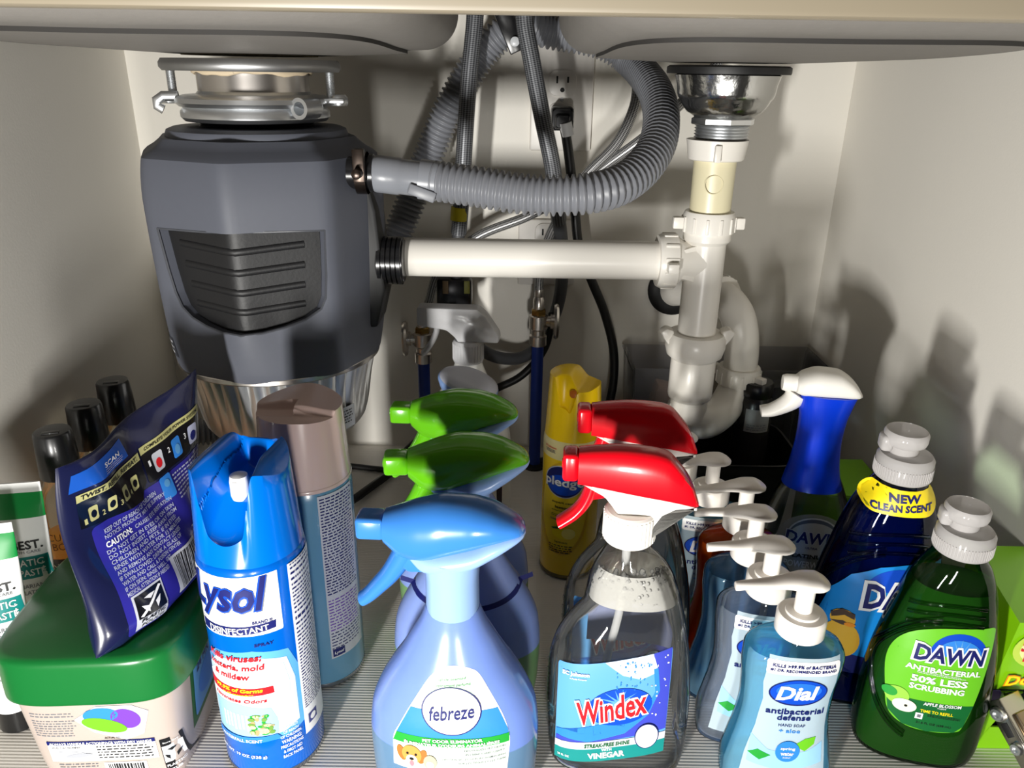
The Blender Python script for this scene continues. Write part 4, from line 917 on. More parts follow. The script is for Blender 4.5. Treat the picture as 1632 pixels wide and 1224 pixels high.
pr.poly([(-.032, .1315), (.032, .1345), (.0325, .1405), (-.032, .1375)], I_WHITE, 2, 'panel'); pr.poly([(-.0305, .1325), (.031, .1352), (.0315, .1395), (-.0305, .1368)], I_NAVY, 3, 'panel'); pr.text('DISINFECTANT', .046, .0030, .003, .1360, I_WHITE, 5, .02, 0, .04)
pr.text('SPRAY', .014, .0022, .021, .1275, I_NAVY, 3, .02)
FADE = pbr('ink_mist_blue', (196, 222, 240), rough=.35)
pr.poly([(-.05, .095), (-.02, .120), (.012, .1235), (.038, .118), (.045, .10), (.045, .034), (.03, .028), (-.05, .028)], pbr('ink_haze_blue', (92, 164, 226), rough=.3), 1, 'panel'); pr.poly([(-.05, .085), (-.02, .114), (.012, .1185), (.036, .112), (.041, .09), (.041, .04), (.028, .034), (-.05, .034)], FADE, 2, 'panel'); pr.poly([(-.05, .080), (-.018, .108), (.012, .113), (.033, .108), (.036, .09), (.034, .05), (-.05, .044)], pbr('ink_mist_white', (232, 240, 244), rough=.35), 3, 'panel')
for w_, ww, x, z, hh in (('Kills viruses;', .044, -.004, .1170, .0062), ('bacteria, mold', .047, -.004, .1090, .0058), ('& mildew', .032, -.008, .1010, .0056)): pr.text(w_, ww, hh, x, z, I_RED, 5, .03, .15, .03)
pr.poly([(-.034, .0895), (.0235, .0905), (.024, .0835), (-.034, .0805)], I_RED, 4, 'panel'); pr.text('99.9% of Germs', .040, .0040, -.004, .0878, I_YEL, 6, .03, .2, .03); pr.text('in 60 seconds**', .026, .0024, -.004, .0833, I_YEL, 6, .02, .2, .03)
pr.text('Eliminates Odors', .046, .0040, -.005, .0765, I_RED, 5, .025, .15, .03)
pr.poly([(-.030, .070), (-.004, .0725), (.020, .068), (.024, .052), (.023, .035), (-.032, .032)], pbr('ink_waterfall', (150, 196, 228), rough=.35), 4, 'picture')
for k in range(7): pr.poly(rrect(-.020 + .0034 * k, -.0185 + .0034 * k, .040 + .001 * (k % 3), .060), I_WHITE, 5, 'picture')
rnd = random.Random(9)
for k in range(34): pr.poly(oval(rnd.uniform(.004, .021), rnd.uniform(.037, .060), rnd.uniform(.0015, .0035), rnd.uniform(.0015, .003), 7), (pbr('ink_rock', (160, 148, 104)), pbr('ink_moss', (104, 144, 62)), I_GREEN, pbr('ink_rock_pale', (206, 196, 150)))[k % 4], 5 + k % 2, 'picture')
pr.poly([(-.034, .030), (.022, .0345), (.0255, .0295), (-.034, .0235)], I_MBLUE, 5, 'panel'); pr.text('WATERFALL SCENT', .038, .0030, -.008, .0285, I_WHITE, 7, .02, .1, .06)
pr.text('NET WT. 19 OZ (538 g)', .045, .0032, -.010, .0140, I_WHITE, 5, .015)
for k, w_ in enumerate(('KEEP OUT', 'OF REACH', 'OF CHILDREN.', 'WARNING:', 'PRECAUTIONS', '& FIRST AID', 'BACK PANEL')): pr.text(w_, (.012, .012, .017, .016, .018, .015, .016)[k], .0027 if k != 3 else .0034, .0325, .0375 - .0044 * k, I_WHITE, 5, .012)
x0, x1 = .0445, .0755
pr.poly(rrect(x0, x1, .020, .193), I_WHITE, 4, 'back_label'); pr.lines(x0 + .002, x1 - .002, .189, .045, .0030, I_NAVY, 5, .45); pr.poly(rrect(x0 + .004, x0 + .014, .027, .037), pbr('ink_navy_soft', (70, 74, 130)), 5, 'back_mark'); pr.poly(oval(x0 + .009, .032, .0032, .0032, 16), I_WHITE, 6, 'back_mark')
pr.done(t)
ROSE = pbr('rose_grey_plastic', (208, 182, 174), rough=.24, coat=.3, sss=.15); PALEC = pbr('can_pale_blue', (92, 140, 170), rough=.25, coat=.3, noise=(40, .05))
t = thing('aerosol_can', 'pale blue spray can with dusty rose cap standing behind the bright blue can', 'spray can', (-.1765, .584, 0), R(0))
mb = MB(); mb.lathe([(.034, 0), (.0375, .0015), (.0388, .004), (.0385, .007)], 64); mb.build('bottom_rim', RIM, t)
mb = MB(); mb.lathe([(.0380, .0065), (.0386, .009), (.0386, .198), (.0376, .206), (.036, .210)], 96); mb.build('can_body', PALEC, t, angle=60)
def hr(x, y):
    top = .2755 - .0045 * sstep(0, .034, abs(x)) ; dip = .2645
    w = .0075; d = sstep(w + .003, w - .001, abs(y + .010)) * sstep(.018, -.002, x)
    front = sstep(-.012, -.016, y)
    return lerp(lerp(top, .2685 - .002 * sstep(0, .03, x), front), dip if x < .0 else top, d * .8)
heightcap('cap', .0382, .0350, .206, hr, ROSE, t, 0.0, 50, 200)
mb = MB(); mb.lathe([(.0383, .205), (.0388, .206), (.0388, .2075), (.0383, .2085)], 96, cap0=False, cap1=False); mb.build('cap_seam', ROSE, t)
pr = Print(Cyl(.0386), .005, lambda x, z: (x, .034 + (z - .012) * .93))
pr.poly(rrect(.018, .056, .012, .193), I_LGREY, 1); pr.lines(.0195, .054, .190, .085, .0031, I_NAVY, 2, .5); pr.lines(.0195, .054, .080, .045, .0034, I_PURPLE, 2, .4); pr.lines(.0195, .054, .042, .024, .0036, I_NAVY, 2, .35)
pr.poly(rrect(.0195, .031, .014, .0225), I_NAVY, 3, 'panel'); pr.text('Lysol', .009, .004, .0252, .0182, I_WHITE, 5, .02, .2); pr.done(t)

YCAN = pbr('can_yellow', (236, 196, 22), rough=.24, coat=.4); YCAP = pbr('cap_yellow', (244, 202, 8), rough=.26, sss=.1); PALE_Y = pbr('can_pale', (226, 212, 150), rough=.25, coat=.3)
t = thing('aerosol_can', 'tall yellow furniture polish spray can with yellow cap and lemon picture', 'spray can', (.0665, .747, 0), R(-19))
mb = MB(); mb.lathe([(.027, 0), (.0305, .0015), (.0318, .004), (.0312, .007)], 56); mb.build('bottom_rim', pbr('can_rim_dark', (110, 104, 80), rough=.3, metal=1), t)
mb = MB(); mb.lathe([(.0308, .0065), (.0314, .009), (.0314, .150)], 80); mb.build('can_body', YCAN, t, angle=60)
mb = MB(); mb.lathe([(.0314, .150), (.0314, .166), (.0305, .171), (.029, .173)], 80); mb.build('can_shoulder', PALE_Y, t, angle=60)
def hy(x, y):
    dome = .2425 - 14 * ((x + .010) ** 2 + .4 * y * y); right = .2275 + .003 * sstep(.018, .028, x)
    base = lerp(dome, right, sstep(-.004, .010, x))
    dent = sstep(.015, .006, math.hypot(x + .004, (y + .030) * .9)); return base - .030 * dent
heightcap('cap', .0305, .0268, .168, hy, YCAP, t, 0.0, 26, 96)
mb = MB(); mb.lathe([(.0034, 0), (.0042, .001), (.0042, .004), (.0025, .0045)], 18, T((.004, -.0185, .223)) @ Matrix.Rotation(R(75), 4, 'X')); mb.build('actuator', pbr('amber_button', (170, 90, 20), rough=.3), t)
pr = Print(Cyl(.0314), .005, lambda x, z: (x, .124 + (z - .109) * .90))
pr.poly(oval(0, .072, .0300, .064, 40), pbr('ink_gold', (214, 168, 24), rough=.3), 1); pr.poly(oval(0, .074, .0270, .060, 40), pbr('ink_lemon', (240, 206, 40), rough=.3), 2, 'panel')
pr.text('SC Johnson', .016, .0030, -.017, .152, I_RED, 4, .03); pr.lines(-.024, -.010, .1495, .146, .0016, I_NAVY, 4)
pr.poly(oval(0, .1105, .0225, .0215, 36), I_LGREY, 3, 'badge'); pr.poly(oval(0, .1105, .0212, .0202, 36), I_NAVY, 4, 'badge'); pr.poly(oval(0, .1065, .0190, .0135, 30), I_BLUE, 5, 'badge')
pr.text('pledge', .0435, .0155, .001, .1085, I_GREY, 6, .035); pr.text('pledge', .043, .015, .0005, .1090, I_WHITE, 7, .02)
pr.text('expert care', .024, .0034, 0, .0820, I_BLACK, 4, .01); pr.text('lemon', .016, .0038, 0, .0760, I_BLACK, 4, .02); pr.text('enhancing polish', .024, .0024, 0, .0710, I_BLACK, 4, .01); pr.text('CLEANS & PROTECTS', .027, .0024, 0, .0585, I_NAVY, 4, .02); pr.lines(-.012, .012, .066, .0635, .002, I_BLACK, 4)
pr.poly(oval(.003, .0405, .0135, .0085, 24), I_YEL, 4, 'lemon_picture'); pr.poly(oval(.008, .0405, .0075, .0075, 20), pbr('ink_lemon_pale', (252, 232, 120)), 5, 'lemon_picture'); pr.poly([(-.012, .046), (-.004, .049), (-.002, .0465), (-.009, .0445)], I_DGREEN, 5, 'lemon_picture')
pr.text('lemon', .014, .0034, 0, .0275, I_BLACK, 4, .01); pr.lines(-.014, .014, .0225, .011, .0032, I_BLACK, 4); pr.done(t)

# ---------------------------------------------------------------- dish soap bottles
DISH = Body([(0, -.041, .041, .024, 2.6), (.004, -.046, .046, .0275, 2.6), (.02, -.0485, .0485, .029, 2.6), (.05, -.0488, .0488, .029, 2.6), (.085, -.0468, .0468, .028, 2.5), (.11, -.0435, .0435, .027, 2.5), (.135, -.0385, .0385, .0252, 2.4), (.155, -.0340, .0340, .0240, 2.3), (.172, -.0290, .0290, .0220, 2.2), (.185, -.0232, .0232, .0200, 2), (.193, -.0178, .0178, .0178, 2), (.198, -.0165, .0165, .0165, 2)])
CAPC = film('clear_cap', (228, 228, 228), .7, .12, .50, (232, 228, 226))
def dish_soap(label, loc, rz, k, wall, fl, fill, draw, fit):
    t = thing('dish_soap_bottle', label, 'dish soap', loc, rz); B = DISH
    if k != 1: B = Body([(z * k[1], l * k[0], r_ * k[0], b_ * k[0], n) for z, l, r_, b_, n in zip(DISH.zs, *DISH.c)])
    sx, sz = (1, 1) if k == 1 else k
    mb = MB(); mb.loft(B.rings(nz=48, seg=48, round0=.006)); mb.build('bottle', wall, t, angle=60)
    mb = MB(); mb.loft(B.rings(z0=.003, z1=fill * sz, nz=40, seg=48, ins=.0013, round0=.005)); mb.build('liquid', fl, t, angle=60)
    mb = MB()                                            # moulded swirl lines round the label field
    for q, (ax, az, w) in enumerate(((.0475, .060, 1), (.0455, .055, .8))):
        pts = [Vector(B.pt(sx * (.0 + min(ax, .0465) * cos(a)), sz * (.088 + az * sin(a)), .0002)) for a in [R(100) + R(150) * j / 40 for j in range(41)]]; mb.tube(pts, .0016 * w, 8)
    for q in range(3):
        pts = [Vector(B.pt(sx * (-.031 + .052 * j / 20), sz * (.137 + .0075 * q + .022 * (j / 20) - .016 * (j / 20) ** 2), .0001)) for j in range(21)]; mb.tube(pts, .0014, 8)
    mb.build('moulded_ridges', wall, t, angle=80)
    M = T((0, 0, .196 * sz)); sc = Matrix.Scale((sx + 1) / 2, 4)
    mb = MB(); mb.lathe([(.0195, .0), (.0205, .001), (.0205, .0165), (.0185, .0195), (.0115, .0205)], 48, M @ sc)
    for j in range(60): mb.box((0, 0, .007), (.0008, .0009, .009), M @ sc @ Matrix.Rotation(2 * pi * j / 60, 4, 'Z') @ T((0, -.0207, 0)))
    cp = mb.build('cap', CAPC, t)
    mb = MB(); mb.lathe([(.0105, .0195), (.0110, .026), (.0150, .0285), (.0158, .031), (.0158, .0365), (.0145, .0385), (.008, .0392)], 36, M @ sc @ T((-.003, 0, 0))); mb.box((-.0165, 0, .028), (.009, .014, .013), M @ sc, bev=.003); mb.build('spout', CAPC, t, angle=50).parent = cp
    pr = Print(B, .006, fit); draw(pr, sx, sz); pr.done(t); return t
def draw_green(pr, a, b):
    pr.poly(curvy([(-.025, .030), (-.030, .050), (-.0335, .075), (-.030, .094), (-.020, .108), (-.004, .1165), (.016, .1205), (.036, .1215), (.0425, .120), (.044, .114), (.0435, .09), (.041, .055), (.036, .026), (.03, .0195), (.008, .0165), (-.012, .0195)]), I_LIME, 1)
    pr.poly([(-.0285, .046), (.040, .0475), (.036, .026), (.03, .0195), (.008, .0165), (-.012, .0195), (-.025, .030)], I_DGREEN, 2, 'panel')
    pr.poly([(.018 + .0225 * cos(t_), .0935 + .0225 * sin(t_)) for t_ in [pi * q / 20 for q in range(21)]], I_BLUE, 2, 'badge'); pr.poly([(.018 + .018 * cos(t_), .0935 + .0165 * sin(t_)) for t_ in [pi * q / 20 for q in range(21)]], I_MBLUE, 3, 'badge')
    for q in range(9): c_ = R(10 + 20 * q); pr.poly([(.018 - .0012 * sin(c_), .095), (.018 + .0012 * sin(c_), .095 ), (.018 + .019 * cos(c_), .0945 + .017 * sin(c_))], I_SKY, 4, 'badge')
    pr.text('DAWN', .0585, .0185, .0115, .0945, I_WHITE, 5, .09, .12, .04); pr.text('DAWN', .0545, .0150, .0115, .0945, I_NAVY, 7, .03, .12, .04)
    pr.text('ANTIBACTERIAL', .058, .0052, .0095, .0790, I_WHITE, 4, .03, 0, .03); pr.lines(-.010, .028, .0758, .0745, .0013, I_WHITE, 4)
    pr.text('50% LESS', .044, .0068, .0085, .0685, I_WHITE, 4, .035, 0, .03); pr.text('SCRUBBING', .043, .0058, .0080, .0605, I_WHITE, 4, .035, 0, .02)
    pr.text('APPLE BLOSSOM', .030, .0032, .0155, .0455, I_WHITE, 4, .02, .1, .06); pr.text('SCENT', .007, .0012, .0155, .0425, I_WHITE, 4, .01); pr.text('TIME TO REFILL', .026, .0030, .0125, .0375, I_YEL, 4, .02, 0, .02); pr.lines(.006, .034, .0345, .032, .0014, I_BLACK, 4); pr.text('21.6 FL OZ (638 mL)', .028, .0026, .0125, .0245, I_BLACK, 4, .01)
    pr.poly(oval(-.0205, .0465, .0095, .0085, 24), pbr('ink_apple', (150, 206, 74), rough=.35), 4, 'apple_picture'); pr.poly(oval(-.0265, .0485, .006, .0045, 18), I_GREEN, 5, 'apple_picture'); pr.poly(oval(-.0135, .0390, .0095, .0062, 24), pbr('ink_apple_flesh', (240, 240, 214), rough=.4), 6, 'apple_picture'); pr.poly(oval(-.0125, .0392, .0014, .0012, 10), I_BLACK, 7, 'apple_picture')
    pr.poly(rrect(-.0035, .0025, .0285, .0345), I_WHITE, 4, 'mark'); pr.poly(rrect(-.002, .001, .030, .033), I_GREY, 5, 'mark')
dish_soap('clear dish soap bottle with dark green liquid and lime green label', (.3455, .4985, 0), R(-14), 1, film('green_wall', (226, 242, 222), .9, .03), liquid('green_soap', (64, 132, 48), .22), .168, draw_green, lambda x, z: (x * .92 - .008, .114 + (z - .092) * .96))
def draw_blue(pr, a, b):
    S = lambda P: [(x * a, z * b) for x, z in P]
    pr.poly(S([(-.030, .020), (-.036, .045), (-.0375, .07), (-.033, .090), (-.022, .106), (-.004, .116), (.018, .121), (.040, .121), (.042, .09), (.040, .05), (.034, .02)]), pbr('ink_cyan', (22, 128, 206), rough=.35), 1)
    pr.poly(S([(-.030, .020), (-.0355, .044), (-.02, .038), (.0, .036), (.02, .042), (.0395, .046), (.034, .02)]), I_NAVY, 2, 'panel')
    pr.poly(S([(.012 + .024 * cos(t_), .096 + .020 * sin(t_)) for t_ in [pi * q / 20 for q in range(21)]]), I_BLUE, 2, 'badge')
    pr.text('DAWN', .068 * a, .0265 * b, .0195 * a, .0930 * b, I_WHITE, 5, .09, .1, .05); pr.text('DAWN', .063 * a, .0215 * b, .0195 * a, .0930 * b, I_NAVY, 7, .03, .1, .05); pr.text('ULTRA', .016 * a, .003 * b, .015 * a, .0775 * b, I_WHITE, 5, .02)
    DY_ = pbr('ink_duckling', (226, 168, 40), rough=.5); DB = pbr('ink_duck_brown', (70, 46, 28), rough=.5)
    pr.poly(S(oval(-.021, .050, .0125, .016, 22, .2)), DY_, 4, 'duckling_picture'); pr.poly(S(oval(-.0225, .0675, .0085, .0085, 20)), DY_, 5, 'duckling_picture'); pr.poly(S([(-.031, .071), (-.024, .0765), (-.015, .0735), (-.015, .069), (-.022, .0715), (-.030, .067)]), DB, 6, 'duckling_picture'); pr.poly(S([(-.031, .064), (-.0225, .0665), (-.016, .0640), (-.0225, .0625)]), DB, 6, 'duckling_picture'); pr.poly(S(oval(-.0175, .064, .004, .0018, 12)), I_ORANGE, 7, 'duckling_picture')
    # bright sticker on the shoulder
    pr.poly(S([(-.0165 + .004 * (1 - cos(q)) , 0) for q in ()]) or rrect(-.018 * a, .0335 * a, .1475 * b, .1665 * b, .0088 * a, 6), I_YEL, 3, 'sticker'); pr.text('NEW', .021 * a, .0062 * b, .009 * a, .1608 * b, I_NAVY, 5, .04, 0, .05); pr.text('CLEAN SCENT', .041 * a, .0055 * b, .0085 * a, .1535 * b, I_NAVY, 5, .04, 0, .07)
dish_soap('tall clear dish soap bottle with navy liquid and a yellow sticker', (.3255, .566, 0), R(-8), (1.16, 1.135), film('blue_wall', (214, 226, 240), .9, .03), liquid('navy_soap', (10, 36, 130), .15), .176, draw_blue, lambda x, z: (x - .006, z + .018) if z < .150 else (x - .012, z + .030))

# dish spray with blue neck
t = thing('spray_bottle', 'clear dish spray bottle with blue neck sleeve and white dome head by the right wall'.replace(' by the right wall', ' behind the dish soaps'), 'spray bottle', (.3145, .703, 0), R(-10))
PWB = Body([(0, -.044, .044, .024, 2.5), (.006, -.049, .049, .028, 2.5), (.04, -.0495, .0495, .029, 2.5), (.08, -.0465, .0465, .028, 2.4), (.11, -.040, .040, .026, 2.3), (.135, -.031, .031, .0225, 2.2), (.15, -.024, .024, .02, 2)])
mb = MB(); mb.loft(PWB.rings(nz=36, seg=44, round0=.006)); mb.build('bottle', film('clear_wall', (240, 244, 248)), t, angle=60)
mb = MB(); mb.loft(PWB.rings(z0=.003, z1=.118, nz=30, seg=44, ins=.0014, round0=.005)); mb.build('liquid', liquid('clear_fluid', (250, 252, 252)), t, angle=60)
NK = Body([(.137, -.0315, .0285, .0235, 2.2), (.142, -.0305, .0265, .0225, 2.2), (.165, -.0265, .0215, .0205, 2.2), (.19, -.0245, .0195, .0195, 2.2), (.21, -.0250, .0205, .0190, 2.3), (.228, -.0275, .0240, .0190, 2.4), (.2395, -.0285, .0270, .0190, 2.5)])
mb = MB(); mb.loft(NK.rings(nz=26, seg=44)); mb.build('neck_sleeve', pbr('royal_blue_plastic', (8, 56, 206), rough=.2, coat=.3, sss=.1), t, angle=60)
rs = smooth_secs([(-.0330, .2535, .2385, .0135), (-.026, .2590, .2365, .0175), (-.012, .2635, .2365, .0198), (.004, .2628, .2370, .0200), (.016, .2570, .2375, .0190), (.0245, .2490, .2380, .0155), (.0285, .2430, .2390, .0100)], 5)
mb = MB(); mb.loft(section_loft(rs, 28, 2.6)); mb.build('spray_head', WHP, t, angle=60)
mb = MB(); mb.lathe([(.0085, 0), (.0088, .002), (.0088, .012), (.0075, .0155), (.0035, .016)], 22, T((-.0305, 0, .2465)) @ Matrix.Rotation(R(-90), 4, 'Y')); mb.build('nozzle', WHP, t)
mb = MB(); tp_ = spline([Vector(p) for p in ((-.030, 0, .236), (-.0345, 0, .228), (-.043, 0, .221), (-.053, 0, .2155), (-.0625, 0, .2135))], .002); nn = len(tp_); mb.tube(tp_, lambda i: (lerp(.0125, .0045, (i / nn) ** .7), .0105), 18); mb.build('trigger', WHP, t, angle=60)
pr = Print(PWB, .006); FR = film('frosted_label', (220, 222, 226), .3, .2, .45, (176, 176, 178)); pr.poly(oval(.002, .085, .034, .030, 36), FR, 1); pr.poly(rrect(-.032, .036, .02, .075, .006), FR, 1)
pr.poly(oval(.003, .088, .026, .023, 36), I_LGREY, 2, 'badge'); pr.poly(oval(.003, .088, .0245, .0215, 36), pbr('ink_slate', (84, 92, 110)), 3, 'badge'); pr.poly(oval(.003, .086, .0245, .0195, 36), pbr('ink_silver', (172, 174, 178)), 4, 'badge')
pr.text('DAWN', .054, .0150, .002, .0880, I_LGREY, 5, .07, .08); pr.text('DAWN', .052, .0135, .002, .0880, I_NAVY, 6, .03, .08); pr.text('ULTRA', .012, .0026, .003, .0765, I_NAVY, 6, .02); pr.text('PLATINUM', .040, .0050, .001, .0665, I_BLACK, 6, .04); pr.text('POWERWASH', .048, .0080, .002, .0565, I_LGREY, 5, .02); pr.done(t)

# ---------------------------------------------------------------- left side: tub, pouch, tubes, oil bottles
LID = pbr('lid_green', (20, 100, 44), rough=.3, sss=.1); TUBW = pbr('tub_plastic', (176, 162, 153), rough=.3, coat=.2, sss=.1)
TR = R(4); TC = (-.315, .508, 0)
t = thing('detergent_tub', 'pale plastic tub with a thick green lid holding dishwasher pods, standing on the ribbed floor'.replace(' standing on the ribbed floor', ''), 'tub', TC, TR)
TB = Body([(0, -.052, .052, .062, 7), (.004, -.055, .055, .065, 6), (.06, -.0605, .0605, .070, 6), (.116, -.0645, .0645, .0735, 6)])
mb = MB(); mb.loft(TB.rings(nz=24, seg=96, round0=.006)); mb.build('tub_body', TUBW, t, angle=60)
LB = Body([(.094, -.0680, .0680, .0770, 4.6), (.096, -.0698, .0698, .0788, 4.6), (.130, -.0690, .0690, .0782, 4.6), (.134, -.0672, .0672, .0765, 4.6), (.1355, -.064, .064, .073, 4.6)])
mb = MB(); mb.loft(LB.rings(nz=20, seg=120)); mb.build('lid', LID, t, angle=60)
pr = Print(TB, .008, lambda x, z: (x, z - .022))
pr.lines(-.046, -.014, .1035, .0985, .0028, I_GREY, 1, .45); pr.lines(-.046, -.014, .096, .080, .0026, I_GREY, 1, .45)
pr.poly([(-.014, .097), (.004, .110), (.030, .110), (.041, .103), (.034, .080), (.020, .074), (-.002, .083)], I_LGREY, 2, 'pod_picture'); pr.poly(oval(.006, .1010, .0130, .0072, 24, .1), I_MBLUE, 3, 'pod_picture'); pr.poly(oval(.0235, .0965, .0110, .0098, 24, -.5), I_PURPLE, 3, 'pod_picture'); pr.poly(oval(.007, .0905, .0165, .0068, 24, -.3), I_LIME, 4, 'pod_picture')
pr.text('ACTUAL SIZE', .012, .0020, .010, .0765, I_BLACK, 2, .02)
pr.poly(rrect(-.040, .040, .0520, .0740), I_WHITE, 2, 'panel'); pr.poly(rrect(-.040, .040, .0700, .0740), I_NAVY, 3, 'panel'); pr.text('ALWAYS HANDLE ACTIONPACS WITH DRY HANDS', .076, .0026, 0, .0720, I_WHITE, 5, .025)
pr.lines(-.004, .038, .068, .055, .0030, I_BLACK, 4, .4); pr.text('ADD 1 ACTIONPAC', .022, .0020, -.026, .0675, I_BLACK, 4, .01); pr.poly(oval(-.022, .0605, .013, .0028, 20, -.12), I_LGREY, 4, 'hand_picture'); pr.poly(oval(-.018, .0590, .010, .0022, 20, .1), pbr('ink_hand', (160, 162, 168)), 5, 'hand_picture')
pr.lines(-.036, -.006, .049, .036, .0030, I_GREY, 2, .4)
pr.poly(rrect(-.002, .030, .020, .0495), I_WHITE, 2, 'barcode')
rnd = random.Random(2); x = .001
while x < .027: w = rnd.choice((.0005, .0009, .0014)); pr.poly(rrect(x, x + w, .022, .048), I_BLACK, 4, 'barcode'); x += w + rnd.choice((.0006, .001))
pr.poly(rrect(.0425, .0565, .030, .070), I_BLACK, 2, 'recycle_mark'); pr.poly(rrect(.0432, .0558, .044, .0622), I_WHITE, 3, 'recycle_mark')
for k in range(3):
    a = R(90 + 120 * k); c_ = (.0495 + .0036 * cos(a), .0530 + .0045 * sin(a)); pr.poly([(c_[0] + .0032 * cos(a + R(75)), c_[1] + .0038 * sin(a + R(75))), (c_[0] + .0014 * cos(a), c_[1] + .0016 * sin(a)), (c_[0] + .0032 * cos(a - R(75)), c_[1] + .0038 * sin(a - R(75))), (c_[0] - .0012 * cos(a), c_[1] - .0014 * sin(a))], I_BLACK, 4, 'recycle_mark')
pr.text('PLASTIC', .0115, .0030, .0495, .0400, I_WHITE, 4, .03); pr.text('TUB', .0060, .0030, .0495, .0345, I_WHITE, 4, .03); pr.text('Store Dry', .010, .002, .0495, .066, I_WHITE, 4, .01)
pr.done(t)
pr = Print(Side(TB), .008); pr.poly(rrect(-.040, .058, .030, .1085), I_DGREEN, 1, 'side_label'); pr.poly(rrect(-.034, .05, .036, .086, .004), I_SKY, 2, 'panel'); pr.text('DAILY', .026, .0070, -.012, .0975, I_WHITE, 3, .03); pr.text('24 HR', .03, .008, -.012, .080, I_NAVY, 4, .03); pr.poly(oval(.0, .058, .024, .016, 24), I_MBLUE, 3, 'panel'); pr.done(t)
tubr = t

# detergent refill pouch standing on the lid
A0, B0 = Vector((-.2965, .4335, .1362)), Vector((-.2655, .575, .1362)); A1, B1 = at(80, 746, .475), at(297, 586, .615)
po = thing('refill_pouch', 'crumpled navy blue plastic refill pouch with white print standing on the green lid', 'pouch', tuple((A0 + B0) / 2))
wv_ = (B0 - A0).normalized(); nrm = Vector((wv_.y, -wv_.x, 0)).normalized()
PWD, PHT = .145, .150
class Pouch:
    """u along the width from the near edge, v up; side +1 faces the light"""
    def __init__(s, side): s.s = side
    def pt(s, u, v, off):
        a, h = max(0, min(1, u / PWD)), max(0, min(1, v / PHT))
        base = A0.lerp(B0, a).lerp(A1.lerp(B1, a), h)
        top = .003 * sin(9 * a + 1) * h * h + .006 * h ** 3 * sin(2.4 * pi * a)
        body = sin(pi * a) ** .55 * (1 - h) ** .75 * .030 * (.35 + .65 * min(1, h * 9) ** .5)
        wr = .0011 * sin(23 * a + 11 * h) * sin(9 * h + 5 * a) + .0016 * sin(7 * h - 4 * a * a + 1) + .002 * max(0, 1 - abs(a * 1.6 + h - 1.15) * 5)
        edge = min(1, 10 * a) * min(1, 10 * (1 - a)) * min(1, 6 * (1 - h) + .02)
        zc = base - Vector((0, 0, .006 * sin(pi * a) * h * h)) + nrm * (.005 * sin(6.2 * h + .4) * (1 - a) - .005 * sin(5 * h) * a)
        d = body + wr * edge + top * 0 + off + (.0003 if s.s > 0 else 0)
        return tuple(zc + nrm * (s.s * d + top))
def sheet(side, name, mat):
    mb = MB(); S = Pouch(side); NU, NV = 60, 60
    V = [S.pt(PWD * i / NU, PHT * j / NV, 0) for j in range(NV + 1) for i in range(NU + 1)]
    F = [(j * (NU + 1) + i, j * (NU + 1) + i + 1, (j + 1) * (NU + 1) + i + 1, (j + 1) * (NU + 1) + i) for j in range(NV) for i in range(NU)]
    return V, F
POUM = pbr('pouch_film', (22, 26, 60), rough=.22, coat=.5)
mb = MB(); V, F = sheet(1, '', None); n1 = len(V); mb.add(V, F); V2, F2 = sheet(-1, '', None); mb.add(V2, [tuple(reversed(f)) for f in F2])
N = 61
bd = [i for i in range(N)] + [j * N + 60 for j in range(1, 61)] + [60 * N + i for i in range(59, -1, -1)] + [j * N for j in range(59, 0, -1)]
mb.f += [(bd[k], bd[(k + 1) % len(bd)], bd[(k + 1) % len(bd)] + n1, bd[k] + n1) for k in range(len(bd))]
pbod = mb.build('film_body', POUM, po, world=True, angle=70)
class PW_:                                            # print surface, moved to the pouch's own coordinates
    def __init__(s): s.p = Pouch(1); s.o = Vector(po['_o'])
    def pt(s, u, v, off): return tuple(Vector(s.p.pt(u, v, off)) - s.o)
pr = Print(PW_(), .0045); PB = pbr('pouch_violet', (44, 40, 140), rough=.25, coat=.4); PBL = pbr('pouch_blue', (28, 84, 178), rough=.25, coat=.4); PBK = pbr('pouch_black', (14, 15, 20), rough=.22, coat=.4); PGD = pbr('pouch_gold', (184, 180, 122), rough=.35); PTX = pbr('pouch_text', (176, 180, 206), rough=.4)
pr.poly(rrect(.016, .140, .006, .093, .004), PB, 2)
pr.poly([(.010, .096), (.064, .088), (.072, .098), (.072, .122), (.010, .122)], PBK, 3, 'panel'); pr.poly(rrect(.074, .140, .095, .124, .003), PBK, 3, 'panel')
pr.poly(rrect(.010, .072, .1165, .1225), PGD, 4, 'panel'); pr.text('TWIST. REFILL. REPEAT.', .056, .0038, .041, .1195, I_BLACK, 6, .03); pr.poly(rrect(.074, .140, .1185, .1245), PGD, 4, 'panel'); pr.text('COMPLETE YOUR POWER SYSTEM', .058, .0026, .107, .1215, I_BLACK, 6, .02)
pr.poly([(.006, .126), (.062, .126), (.058, .143), (.008, .140)], PBL, 2, 'panel'); pr.text('SCAN', .018, .0040, .043, .1345, I_WHITE, 4, .02); pr.lines(.034, .056, .1315, .128, .0016, PTX, 4)
for k, x in enumerate((.020, .034, .048, .061)): pr.text(str(k + 1), .0022, .0042, x - .006, .100, PGD, 5, .01); pr.poly(rrect(x - .003, x + .004, .098, .109, .0015), PGD, 5, 'icon'); pr.poly(oval(x + .0005, .103, .0022, .003, 12), PBK, 6, 'icon')
for k, x in enumerate((.088, .108, .128)): pr.text(str(k + 1), .0022, .0046, x - .0085, .109, I_WHITE, 5, .01); pr.poly(rrect(x - .005, x + .005, .099, .114, .002), (I_LGREY, I_MBLUE, PTX)[k], 5, 'icon'); pr.poly(oval(x, .105, .003, .004, 12), (I_RED, I_SKY, I_NAVY)[k], 6, 'icon')
